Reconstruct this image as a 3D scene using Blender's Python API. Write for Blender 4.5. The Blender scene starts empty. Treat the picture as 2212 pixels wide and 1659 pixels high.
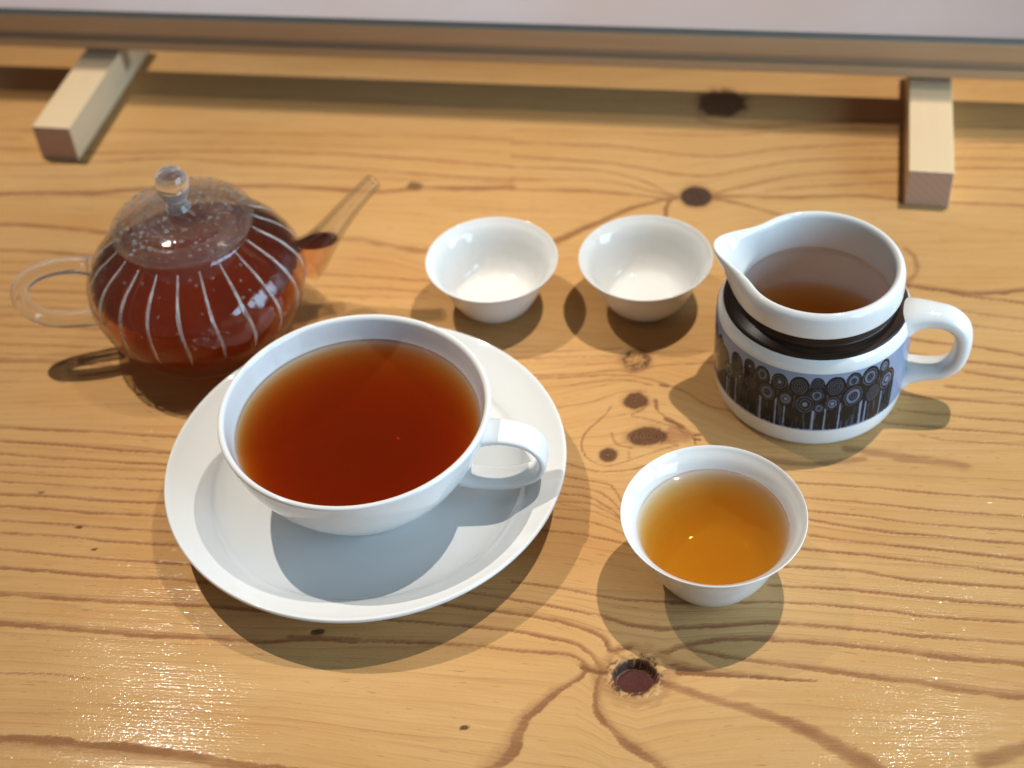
import bpy, bmesh, math, random
import numpy as np
from mathutils import Vector, Matrix

random.seed(7)
RNG = np.random.default_rng(7)
scene = bpy.context.scene
C = scene.collection

# ------------------------------------------------------------------ camera
PITCH, ROLL, CAM_H = 0.774420, -0.085835, 0.46529
cp, sp = math.cos(PITCH), math.sin(PITCH)
fw = Vector((0, cp, -sp)); up0 = Vector((0, sp, cp)); rt0 = Vector((1, 0, 0))
cr, sr = math.cos(ROLL), math.sin(ROLL)
right = rt0 * cr + up0 * sr
up = up0 * cr - rt0 * sr
cam_data = bpy.data.cameras.new("camera")
cam = bpy.data.objects.new("camera", cam_data); C.objects.link(cam)
M = Matrix.Identity(4)
for i in range(3):
    M[i][0], M[i][1], M[i][2] = right[i], up[i], -fw[i]
M.translation = Vector((0, 0, CAM_H))
cam.matrix_world = M
cam_data.sensor_fit = 'HORIZONTAL'; cam_data.sensor_width = 36.0
cam_data.lens = 36.0 * 3250.0 / 2212.0
cam_data.clip_start = 0.02; cam_data.clip_end = 60
cam_data.dof.use_dof = True
cam_data.dof.focus_distance = 0.565
cam_data.dof.aperture_fstop = 7.5
scene.camera = cam

# ------------------------------------------------------------------ world, lamps, exposure
world = bpy.data.worlds.new("World"); scene.world = world; world.use_nodes = True
bg = world.node_tree.nodes["Background"]
bg.inputs[0].default_value = (1.0, 0.96, 0.93, 1); bg.inputs[1].default_value = 0.09

def spot(name, loc, aim, watts, size_deg, blend, radius, col):
    l = bpy.data.lights.new(name, 'SPOT'); l.energy = watts; l.color = col
    l.spot_size = math.radians(size_deg); l.spot_blend = blend; l.shadow_soft_size = radius
    o = bpy.data.objects.new(name, l); C.objects.link(o); o.location = loc
    d = Vector(aim) - Vector(loc); o.rotation_euler = d.to_track_quat('-Z', 'Y').to_euler()
    return o
spot("ceiling_spot_right", (0.428, 0.740, 1.30), (0.23, 0.47, 0), 62, 38, 0.85, 0.009, (1.0, 0.93, 0.82))
spot("ceiling_spot_left", (-0.521, 0.946, 1.30), (-0.25, 0.52, 0), 67, 33, 0.85, 0.009, (1.0, 0.93, 0.82))
for k, off in enumerate((-0.235, 0.235)):             # two tall panes of a window, low on the right in front
    win = bpy.data.lights.new("window_daylight", 'AREA'); win.shape = 'RECTANGLE'
    win.size, win.size_y = 0.42, 0.52; win.energy = 6.6; win.color = (0.50, 0.76, 1.0)
    wo = bpy.data.objects.new("window_daylight", win); C.objects.link(wo)
    base = Vector((0.83, 0.04, 0.29)); aim = Vector((0.0, 0.44, 0.03))
    d = (aim - base).normalized(); wo.rotation_euler = d.to_track_quat('-Z', 'Y').to_euler()
    wo.location = base + Vector((-d.y, d.x, 0)).normalized() * off
# added unseen fill light, only to brighten the floor beyond the partition
spot("added_floor_fill", (0.0, 2.6, 1.9), (0.0, 2.3, -0.72), 215, 52, 0.6, 0.15, (1.0, 0.95, 0.93))

vs = scene.view_settings
vs.view_transform = 'Standard'; vs.look = 'None'; vs.exposure = 0.0; vs.gamma = 1.0
scene.render.engine = 'CYCLES'
cy = scene.cycles
cy.use_denoising = True
try: cy.denoiser = 'OPENIMAGEDENOISE'
except Exception: pass
cy.max_bounces = 16; cy.transmission_bounces = 14; cy.glossy_bounces = 6; cy.diffuse_bounces = 4
cy.transparent_max_bounces = 16; cy.volume_bounces = 2
cy.sample_clamp_indirect = 6.0; cy.blur_glossy = 0.5
cy.caustics_reflective = True; cy.caustics_refractive = True

# ------------------------------------------------------------------ helpers
def link(name, me, parent=None, mat=None, label=None, cat=None, group=None, kind=None):
    o = bpy.data.objects.new(name, me); C.objects.link(o)
    if mat is not None and me is not None: me.materials.append(mat)
    if parent is not None: o.parent = parent
    if label: o["label"] = label
    if cat: o["category"] = cat
    if group: o["group"] = group
    if kind: o["kind"] = kind
    return o

def mesh_np(name, verts, faces, smooth=True):
    me = bpy.data.meshes.new(name)
    me.from_pydata([tuple(map(float, v)) for v in verts], [], [tuple(map(int, f)) for f in faces])
    if smooth: me.polygons.foreach_set('use_smooth', [True] * len(me.polygons))
    me.update(); return me

def quad_grid_mesh(name, X, Y, Z, wrap_u=False, smooth=True):
    """X,Y,Z are (rows, cols) arrays; fast grid mesh"""
    nr, nc = X.shape
    co = np.stack([X, Y, Z], -1).reshape(-1, 3).astype(np.float32)
    cols = nc if wrap_u else nc - 1
    r, c = np.meshgrid(np.arange(nr - 1), np.arange(cols), indexing='ij')
    c2 = (c + 1) % nc
    q = np.stack([r * nc + c, r * nc + c2, (r + 1) * nc + c2, (r + 1) * nc + c], -1).reshape(-1, 4)
    me = bpy.data.meshes.new(name)
    me.vertices.add(len(co)); me.vertices.foreach_set('co', co.ravel())
    nq = len(q)
    me.loops.add(nq * 4); me.loops.foreach_set('vertex_index', q.ravel().astype(np.int32))
    me.polygons.add(nq)
    me.polygons.foreach_set('loop_start', np.arange(0, nq * 4, 4, dtype=np.int32))
    try: me.polygons.foreach_set('loop_total', np.full(nq, 4, dtype=np.int32))
    except Exception: pass
    me.polygons.foreach_set('use_smooth', np.full(nq, smooth, dtype=bool))
    me.update(calc_edges=True); me.validate()
    return me

def smooth_profile(pts, sub=6):
    """Catmull-Rom through (r,z); a repeated point marks a corner"""
    out = []; P = [np.array(p, float) for p in pts]
    n = len(P)
    for i in range(n - 1):
        p1, p2 = P[i], P[i + 1]
        if np.allclose(p1, p2): continue
        p0 = P[i - 1] if i > 0 else p1
        p3 = P[i + 2] if i + 2 < n else p2
        for k in range(sub):
            t = k / sub
            q = 0.5 * ((2 * p1) + (-p0 + p2) * t + (2 * p0 - 5 * p1 + 4 * p2 - p3) * t * t + (-p0 + 3 * p1 - 3 * p2 + p3) * t ** 3)
            out.append(q)
    out.append(P[-1])
    out = np.array(out); out[:, 0] = np.maximum(out[:, 0], 0.0)
    return out

def lathe(name, prof, segs=128, fn=None):
    """closed solid of revolution; profile from axis to axis. fn(r,z,theta)->r"""
    prof = np.asarray(prof, float)
    verts = []; faces = []; rings = []
    for (r, z) in prof:
        if r < 1e-6:
            rings.append([len(verts)]); verts.append((0, 0, z))
        else:
            st = len(verts)
            for k in range(segs):
                a = 2 * math.pi * k / segs
                rr = fn(r, z, a) if fn else r
                verts.append((rr * math.cos(a), rr * math.sin(a), z))
            rings.append(list(range(st, st + segs)))
    for A, B in zip(rings[:-1], rings[1:]):
        if len(A) == 1 and len(B) == 1: continue
        for k in range(segs):
            k2 = (k + 1) % segs
            if len(A) == 1: faces.append((A[0], B[k2], B[k]))
            elif len(B) == 1: faces.append((A[k], A[k2], B[0]))
            else: faces.append((A[k], A[k2], B[k2], B[k]))
    me = mesh_np(name, verts, faces)
    bm = bmesh.new(); bm.from_mesh(me); bmesh.ops.recalc_face_normals(bm, faces=bm.faces); bm.to_mesh(me); bm.free()
    me.polygons.foreach_set('use_smooth', [True] * len(me.polygons)); me.update()
    return me

def catmull(P, sub=10):
    P = [np.array(p, float) for p in P]; out = []
    for i in range(len(P) - 1):
        p0 = P[i - 1] if i else 2 * P[0] - P[1]
        p1, p2 = P[i], P[i + 1]
        p3 = P[i + 2] if i + 2 < len(P) else 2 * P[-1] - P[-2]
        for k in range(sub):
            t = k / sub
            out.append(0.5 * ((2 * p1) + (-p0 + p2) * t + (2 * p0 - 5 * p1 + 4 * p2 - p3) * t * t + (-p0 + 3 * p1 - 3 * p2 + p3) * t ** 3))
    out.append(P[-1]); return np.array(out)

def sweep(name, path, radii, side, segs=20, sub=8, power=2.0, caps=True, inner=None):
    """sweep a superellipse section along a planar path. radii: list of (in-plane, across) per path point.
    side = unit vector across the plane."""
    P = catmull(path, sub)
    R = catmull([(a, b, 0) for a, b in radii], sub)
    side = np.array(side, float)
    verts = []; faces = []; n = len(P)
    for i in range(n):
        t = P[min(i + 1, n - 1)] - P[max(i - 1, 0)]; t /= np.linalg.norm(t)
        nrm = np.cross(side, t); nrm /= np.linalg.norm(nrm)
        for k in range(segs):
            a = 2 * math.pi * k / segs
            ca, sa = math.cos(a), math.sin(a)
            x = math.copysign(abs(ca) ** (2 / power), ca) * R[i][0]
            y = math.copysign(abs(sa) ** (2 / power), sa) * R[i][1]
            verts.append(P[i] + nrm * x + side * y)
    for i in range(n - 1):
        for k in range(segs):
            k2 = (k + 1) % segs
            faces.append((i * segs + k, i * segs + k2, (i + 1) * segs + k2, (i + 1) * segs + k))
    if caps:
        faces.append(tuple(range(segs))[::-1]); faces.append(tuple(range((n - 1) * segs, n * segs)))
    me = mesh_np(name, verts, faces)
    bm = bmesh.new(); bm.from_mesh(me); bmesh.ops.recalc_face_normals(bm, faces=bm.faces); bm.to_mesh(me); bm.free()
    me.polygons.foreach_set('use_smooth', [True] * len(me.polygons)); me.update()
    return me

def prism(name, poly, width, bevel=0.0006):
    """poly in (y,z), extruded along x by width, centred; small bevel"""
    bm = bmesh.new()
    a = [bm.verts.new((-width / 2, y, z)) for y, z in poly]
    f = bm.faces.new(a)
    r = bmesh.ops.extrude_face_region(bm, geom=[f])
    for v in r['geom']:
        if isinstance(v, bmesh.types.BMVert): v.co.x += width
    bmesh.ops.recalc_face_normals(bm, faces=bm.faces)
    if bevel: bmesh.ops.bevel(bm, geom=list(bm.edges), offset=bevel, segments=2, affect='EDGES', profile=0.5)
    me = bpy.data.meshes.new(name); bm.to_mesh(me); bm.free(); return me

def box(name, x0, x1, y0, y1, z0, z1, bevel=0.0006):
    me = prism(name, [(y0, z0), (y1, z0), (y1, z1), (y0, z1)], x1 - x0, bevel)
    me.transform(Matrix.Translation(((x0 + x1) / 2, 0, 0))); return me

# ------------------------------------------------------------------ materials
class NT:
    def __init__(s, name):
        s.m = bpy.data.materials.new(name); s.m.use_nodes = True; s.t = s.m.node_tree; s.t.nodes.clear()
        s.out = s.t.nodes.new('ShaderNodeOutputMaterial')
    def n(s, typ, **kw):
        nd = s.t.nodes.new(typ)
        for k, v in kw.items():
            if k == 'inp':
                for a, b in v.items():
                    if hasattr(b, 'is_output') or isinstance(b, bpy.types.NodeSocket): s.t.links.new(b, nd.inputs[a])
                    else: nd.inputs[a].default_value = b
            else: setattr(nd, k, v)
        return nd
    def math(s, op, a, b=None, c=None, clamp=False):
        nd = s.t.nodes.new('ShaderNodeMath'); nd.operation = op; nd.use_clamp = clamp
        for i, v in enumerate((a, b, c)):
            if v is None: continue
            if isinstance(v, bpy.types.NodeSocket): s.t.links.new(v, nd.inputs[i])
            else: nd.inputs[i].default_value = v
        return nd.outputs[0]
    def mix(s, f, a, b, blend='MIX'):
        nd = s.t.nodes.new('ShaderNodeMix'); nd.data_type = 'RGBA'; nd.blend_type = blend
        for k, v in ((0, f), (6, a), (7, b)):
            if isinstance(v, bpy.types.NodeSocket): s.t.links.new(v, nd.inputs[k])
            else: nd.inputs[k].default_value = v if k == 0 else (*v, 1) if len(v) == 3 else v
        return nd.outputs[2]
    def ramp(s, f, stops, interp='LINEAR'):
        nd = s.t.nodes.new('ShaderNodeValToRGB'); nd.color_ramp.interpolation = interp
        e = nd.color_ramp.elements
        while len(e) < len(stops): e.new(0.5)
        for el, (p, c) in zip(e, stops):
            el.position = p; el.color = (c, c, c, 1) if not hasattr(c, '__len__') else (*c, 1)
        s.t.links.new(f, nd.inputs[0]); return nd.outputs[0]
    def noise(s, vec, scale, detail=3, rough=.5, dist=0.0):
        nd = s.n('ShaderNodeTexNoise', inp={'Scale': scale, 'Detail': detail, 'Roughness': rough, 'Distortion': dist})
        s.t.links.new(vec, nd.inputs['Vector']); return nd.outputs['Fac']
    def attr(s, name):
        return s.n('ShaderNodeAttribute', attribute_name=name).outputs['Fac']
    def vec(s, x, y, z=0.0):
        nd = s.t.nodes.new('ShaderNodeCombineXYZ')
        for i, v in enumerate((x, y, z)):
            if isinstance(v, bpy.types.NodeSocket): s.t.links.new(v, nd.inputs[i])
            else: nd.inputs[i].default_value = v
        return nd.outputs[0]
    def surf(s, sock): s.t.links.new(sock, s.out.inputs['Surface']); return s.m

def porcelain(name, col, rough=0.045, tint_var=0.015):
    t = NT(name); tc = t.n('ShaderNodeTexCoord').outputs['Object']
    f = t.noise(tc, 60, 2)
    c = t.mix(f, tuple(x - tint_var for x in col), tuple(min(1, x + tint_var) for x in col))
    bump = t.n('ShaderNodeBump', inp={'Strength': 0.035, 'Distance': 0.001, 'Height': t.noise(tc, 170, 2)})
    p = t.n('ShaderNodeBsdfPrincipled', inp={'Base Color': c, 'Roughness': rough, 'IOR': 1.5, 'Normal': bump.outputs[0],
            'Subsurface Weight': 0.0})
    return t.surf(p.outputs[0])

def thin_fresnel(t, ior):
    bk = t.n('ShaderNodeNewGeometry').outputs['Backfacing']
    i = t.math('MULTIPLY_ADD', bk, 1.0 / ior - ior, ior)
    return t.n('ShaderNodeFresnel', inp={'IOR': i})

MAT_CUP = porcelain('glazed_porcelain', (0.71, 0.705, 0.685))
MAT_TEACUP = porcelain('white_bone_china', (0.72, 0.72, 0.71), 0.035)
MAT_STONE = porcelain('white_stoneware_glaze', (0.71, 0.71, 0.69), 0.06)

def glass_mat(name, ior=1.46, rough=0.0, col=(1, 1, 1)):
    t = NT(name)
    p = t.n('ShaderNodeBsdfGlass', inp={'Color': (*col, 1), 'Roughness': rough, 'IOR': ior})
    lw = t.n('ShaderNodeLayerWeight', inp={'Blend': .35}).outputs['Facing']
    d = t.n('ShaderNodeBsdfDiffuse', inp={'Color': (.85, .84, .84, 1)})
    m = t.n('ShaderNodeMixShader', inp={0: t.math('MULTIPLY', lw, .40), 1: p.outputs[0], 2: d.outputs[0]})  # pale diffuse towards the edges paints in bright room reflections
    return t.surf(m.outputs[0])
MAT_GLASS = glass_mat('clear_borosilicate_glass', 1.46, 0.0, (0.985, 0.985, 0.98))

def wall_glass(name, straight, ior=1.46, col=(.985, .985, .98)):
    """blown glass wall: part bends light like a solid, part passes it straight through as a thin parallel wall does"""
    t = NT(name)
    g = t.n('ShaderNodeBsdfGlass', inp={'Color': (*col, 1), 'Roughness': 0.0, 'IOR': ior})
    fr = thin_fresnel(t, ior)
    tr = t.n('ShaderNodeBsdfTransparent', inp={'Color': (*col, 1)}); gl = t.n('ShaderNodeBsdfGlossy', inp={'Roughness': 0.01})
    th = t.n('ShaderNodeMixShader', inp={0: fr.outputs[0], 1: tr.outputs[0], 2: gl.outputs[0]})
    m = t.n('ShaderNodeMixShader', inp={0: straight, 1: g.outputs[0], 2: th.outputs[0]})
    return t.surf(m.outputs[0])
MAT_WALL = wall_glass('blown_glass_wall', 0.80)

def lid_glass():
    t = NT('steamed_lid_glass'); tc = t.n('ShaderNodeTexCoord').outputs['Object']
    bump = t.n('ShaderNodeBump', inp={'Strength': 0.3, 'Distance': 0.0005, 'Height': t.noise(tc, 420, 3)})
    p = t.n('ShaderNodeBsdfGlass', inp={'Color': (0.98, 0.97, 0.965, 1), 'Roughness': 0.06, 'IOR': 1.3, 'Normal': bump.outputs[0]})
    d = t.n('ShaderNodeBsdfDiffuse', inp={'Color': (0.72, 0.66, 0.62, 1)})
    tr = t.n('ShaderNodeBsdfTransparent', inp={'Color': (.97, .96, .95, 1)})
    m0 = t.n('ShaderNodeMixShader', inp={0: 0.78, 1: p.outputs[0], 2: tr.outputs[0]})
    m = t.n('ShaderNodeMixShader', inp={0: t.ramp(t.noise(tc, 520, 3), [(.5, .02), (.75, .07)]), 1: m0.outputs[0], 2: d.outputs[0]})
    return t.surf(m.outputs[0])
MAT_LID = lid_glass()

def tea_open(name, color, density, scol=(1, .5, .1), sden=0.0):
    """liquid in an open cup: clear surface with a mirror-like sheen, colour from absorption through its depth"""
    t = NT(name)
    fr = thin_fresnel(t, 1.33)
    tr = t.n('ShaderNodeBsdfTransparent')
    gl = t.n('ShaderNodeBsdfGlossy', inp={'Roughness': 0.01})
    mx = t.n('ShaderNodeMixShader', inp={0: fr.outputs[0], 1: tr.outputs[0], 2: gl.outputs[0]})
    va = t.n('ShaderNodeVolumeAbsorption', inp={'Color': (*color, 1), 'Density': density})
    vo = va.outputs[0]
    if sden:
        sc = t.n('ShaderNodeVolumeScatter', inp={'Color': (*scol, 1), 'Density': sden, 'Anisotropy': 0.3})
        vo = t.n('ShaderNodeAddShader', inp={0: vo, 1: sc.outputs[0]}).outputs[0]
    t.t.links.new(vo, t.out.inputs['Volume'])
    return t.surf(mx.outputs[0])

def tea_glass(name, color, density, scol, sden):
    t = NT(name)
    topf = t.attr('air')                                   # 1 on the free surface, 0 where the tea wets the glass wall
    fr = thin_fresnel(t, 1.33)
    tr = t.n('ShaderNodeBsdfTransparent'); gl = t.n('ShaderNodeBsdfGlossy', inp={'Roughness': 0.01})
    free = t.n('ShaderNodeMixShader', inp={0: fr.outputs[0], 1: tr.outputs[0], 2: gl.outputs[0]})
    m = t.n('ShaderNodeMixShader', inp={0: topf, 1: tr.outputs[0], 2: free.outputs[0]})
    va = t.n('ShaderNodeVolumeAbsorption', inp={'Color': (*color, 1), 'Density': density})
    sc = t.n('ShaderNodeVolumeScatter', inp={'Color': (*scol, 1), 'Density': sden, 'Anisotropy': 0.3})
    t.t.links.new(t.n('ShaderNodeAddShader', inp={0: va.outputs[0], 1: sc.outputs[0]}).outputs[0], t.out.inputs['Volume'])
    return t.surf(m.outputs[0])

def top_strip_mat():
    t = NT('dark_rail_strip'); tc = t.n('ShaderNodeTexCoord').outputs['Object']
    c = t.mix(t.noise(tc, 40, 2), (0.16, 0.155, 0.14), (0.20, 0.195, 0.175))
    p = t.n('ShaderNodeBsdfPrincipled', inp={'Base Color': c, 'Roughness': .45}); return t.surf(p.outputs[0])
MAT_TOP_STRIP = top_strip_mat()

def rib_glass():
    t = NT('pale_glint_rib'); tc = t.n('ShaderNodeTexCoord').outputs['Object']
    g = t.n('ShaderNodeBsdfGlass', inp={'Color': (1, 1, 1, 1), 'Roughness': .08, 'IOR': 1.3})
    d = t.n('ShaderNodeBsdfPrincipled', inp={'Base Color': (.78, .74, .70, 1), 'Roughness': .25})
    f = t.ramp(t.noise(tc, 160, 2), [(.3, .16), (.7, .48)])  # share of pale colour that paints the glint along the rib
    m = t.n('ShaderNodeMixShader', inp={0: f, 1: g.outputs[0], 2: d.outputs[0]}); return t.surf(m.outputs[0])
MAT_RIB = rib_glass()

def acrylic():
    t = NT('clear_acrylic_sheet')
    fr = thin_fresnel(t, 1.35)
    tr = t.n('ShaderNodeBsdfTransparent', inp={'Color': (0.97, 0.975, 0.98, 1)})
    gl = t.n('ShaderNodeBsdfGlossy', inp={'Roughness': 0.03})
    mx = t.n('ShaderNodeMixShader', inp={0: fr.outputs[0], 1: tr.outputs[0], 2: gl.outputs[0]})
    return t.surf(mx.outputs[0])
MAT_ACRYLIC = acrylic()

def plain_wood(name, a, b, along='Y', scale=1.0, rough=0.5, end=None):
    t = NT(name); tc = t.n('ShaderNodeTexCoord').outputs['Object']
    mp = t.n('ShaderNodeMapping'); t.t.links.new(tc, mp.inputs[0])
    mp.inputs['Scale'].default_value = (260 * scale, 9, 260 * scale) if along == 'Y' else (9, 260 * scale, 260 * scale)
    f = t.noise(mp.outputs[0], 1.0, 4, .6)
    f2 = t.noise(tc, 25, 2)
    c = t.mix(f, a, b); c = t.mix(t.math('MULTIPLY', f2, .25), c, tuple(x * .8 for x in a))
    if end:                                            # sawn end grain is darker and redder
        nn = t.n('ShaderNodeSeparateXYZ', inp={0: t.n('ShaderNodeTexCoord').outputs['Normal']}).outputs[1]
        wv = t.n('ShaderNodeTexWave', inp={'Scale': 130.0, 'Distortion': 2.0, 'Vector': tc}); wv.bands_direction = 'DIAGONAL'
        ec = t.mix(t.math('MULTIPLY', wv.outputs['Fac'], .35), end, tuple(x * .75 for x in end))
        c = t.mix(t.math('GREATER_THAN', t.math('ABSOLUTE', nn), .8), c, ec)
    bump = t.n('ShaderNodeBump', inp={'Strength': 0.12, 'Distance': 0.0004, 'Height': f})
    p = t.n('ShaderNodeBsdfPrincipled', inp={'Base Color': c, 'Roughness': rough, 'Normal': bump.outputs[0]})
    return t.surf(p.outputs[0])
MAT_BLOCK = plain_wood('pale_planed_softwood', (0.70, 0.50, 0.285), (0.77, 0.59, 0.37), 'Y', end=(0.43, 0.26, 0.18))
MAT_RAIL = plain_wood('rail_wood', (0.38, 0.225, 0.115), (0.48, 0.30, 0.16), 'X')
MAT_RAIL_DARK = plain_wood('rail_groove_wood', (0.30, 0.19, 0.11), (0.36, 0.24, 0.15), 'X')

def floor_mat():
    t = NT('pale_floor_finish'); tc = t.n('ShaderNodeTexCoord').outputs['Object']
    f = t.noise(tc, 2.6, 3, .55)
    c = t.mix(t.ramp(f, [(.35, 0.0), (.65, 1.0)]), (0.63, 0.53, 0.49), (0.66, 0.62, 0.63))
    p = t.n('ShaderNodeBsdfPrincipled', inp={'Base Color': c, 'Roughness': 0.6})
    return t.surf(p.outputs[0])
MAT_FLOOR = floor_mat()

def table_mat():
    t = NT('varnished_pine')
    pos = t.n('ShaderNodeNewGeometry').outputs['Position']
    sep = t.n('ShaderNodeSeparateXYZ'); t.t.links.new(pos, sep.inputs[0])
    x, y = sep.outputs[0], sep.outputs[1]
    v = t.attr('flow'); late = t.attr('late'); dark = t.attr('dark'); red = t.attr('red'); ring = t.attr('ring'); hol = t.attr('hollow')
    # slow colour drift along the boards
    drift = t.noise(t.vec(t.math('MULTIPLY', x, 5.0), t.math('MULTIPLY', v, 22.0)), 1.0, 3, .55)
    drift = t.ramp(drift, [(.32, 0.0), (.68, 1.0)])
    base = t.mix(drift, (0.55, 0.295, 0.100), (0.59, 0.352, 0.142))
    # finer growth lines between the bold ones: darkening towards each late-wood edge, then a sharp step
    wv = t.noise(t.vec(t.math('MULTIPLY', x, 3.0), t.math('MULTIPLY', v, 40.0), 5.0), 1.0, 3, .6)
    ph = t.math('FRACT', t.math('ADD', t.math('MULTIPLY', v, 215.0), t.math('MULTIPLY', wv, 5.0)))
    saw = t.ramp(ph, [(0.0, 0.0), (.45, .06), (.80, .42), (.93, 1.0), (.965, .0)])
    amp = t.noise(t.vec(t.math('MULTIPLY', x, 4.0), t.math('MULTIPLY', v, 95.0), 9.0), 1.0, 2, .5)
    amp = t.ramp(amp, [(.40, .12), (.66, 1.0)])
    brk0 = t.noise(t.vec(t.math('MULTIPLY', x, 45.0), t.math('MULTIPLY', v, 1700.0), 2.2), 1.0, 3, .65)
    fine = t.math('MULTIPLY', t.math('MULTIPLY', saw, amp), t.math('MULTIPLY_ADD', brk0, .9, .25), clamp=True)
    base = t.mix(t.math('MULTIPLY', fine, 0.85), base, (0.335, 0.145, 0.055))
    # fibres
    fib = t.noise(t.vec(t.math('MULTIPLY', x, 34.0), t.math('MULTIPLY', v, 1900.0)), 1.0, 4, .65)
    fibm = t.ramp(fib, [(.30, 0.0), (.70, 1.0)])
    base = t.mix(t.math('MULTIPLY', t.math('SUBTRACT', 1.0, fibm), 0.36), base, (0.34, 0.155, 0.055))
    mott = t.noise(t.vec(t.math('MULTIPLY', x, 26.0), t.math('MULTIPLY', v, 120.0), 12.0), 1.0, 3, .6)
    base = t.mix(t.math('MULTIPLY', t.ramp(mott, [(.35, 0.0), (.75, 1.0)]), 0.22), base, (0.66, 0.42, 0.19))
    # tiny dark pores/flecks along the grain
    fl = t.noise(t.vec(t.math('MULTIPLY', x, 140.0), t.math('MULTIPLY', v, 1300.0), 3.3), 1.0, 1, .5)
    fl = t.ramp(fl, [(.70, 0.0), (.77, 1.0)])
    base = t.mix(t.math('MULTIPLY', fl, 0.5), base, (0.26, 0.11, 0.04))
    # late-wood lines, broken up by fibre noise
    brk = t.noise(t.vec(t.math('MULTIPLY', x, 90.0), t.math('MULTIPLY', v, 1700.0), 7.7), 1.0, 4, .7)
    lm = t.ramp(t.math('MULTIPLY', late, t.math('MULTIPLY_ADD', brk, 1.9, 0.06)), [(.10, 0.0), (.38, .55), (.85, 1.0)])
    lcol = t.mix(red, (0.275, 0.108, 0.044), (0.12, 0.038, 0.018))
    c = t.mix(t.math('MULTIPLY', lm, .80), base, lcol)
    # knots with their own rings
    rings = t.math('SINE', t.math('MULTIPLY', ring, 1.0))
    rn = t.noise(pos, 900, 3, .6)
    rr = t.ramp(t.math('ADD', t.math('MULTIPLY', rings, 0.34), rn), [(.25, 0.0), (.8, 1.0)])
    kcol = t.mix(rr, (0.045, 0.017, 0.010), (0.150, 0.058, 0.027))
    kcol = t.mix(t.math('MULTIPLY', t.math('GREATER_THAN', dark, 0.93), 0.85), kcol, t.mix(t.noise(pos, 300, 3, .7), (0.016, 0.010, 0.008), (0.12, 0.066, 0.045)))
    c = t.mix(dark, c, kcol)
    c = t.mix(hol, c, t.mix(rn, (0.055, 0.017, 0.016), (0.12, 0.036, 0.030)))
    # varnish: fibre relief and orange peel
    g1 = t.noise(t.vec(t.math('MULTIPLY', x, 58.0), t.math('MULTIPLY', v, 1150.0), 1.1), 1.0, 2, .55)
    g2 = t.noise(t.vec(t.math('MULTIPLY', x, 620.0), t.math('MULTIPLY', y, 1150.0), 4.0), 1.0, 2, .5)
    gm = t.ramp(t.noise(t.vec(t.math('MULTIPLY', x, 7.0), t.math('MULTIPLY', v, 60.0), 6.0), 1.0, 2, .5), [(.35, .25), (.65, 1.0)])
    hh = t.math('ADD', t.math('MULTIPLY', t.math('MULTIPLY', g1, gm), 2.1), t.math('MULTIPLY', g2, 0.9))
    hh = t.math('ADD', hh, t.math('MULTIPLY', late, t.math('MULTIPLY_ADD', brk, 4.6, -2.0)))
    hh = t.math('ADD', hh, t.math('MULTIPLY', fine, -0.5))
    bump = t.n('ShaderNodeBump', inp={'Strength': 1.0, 'Distance': 0.00012, 'Height': hh})
    bum2 = t.n('ShaderNodeBump', inp={'Strength': 1.0, 'Distance': 0.00009, 'Height': hh})
    p = t.n('ShaderNodeBsdfPrincipled', inp={'Base Color': c, 'Roughness': 0.55, 'Normal': bump.outputs[0],
            'Specular IOR Level': 0.08, 'Coat Weight': 0.17, 'Coat Roughness': 0.05, 'Coat IOR': 1.45, 'Coat Normal': bum2.outputs[0]})
    return t.surf(p.outputs[0])
MAT_TABLE = table_mat()

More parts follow.
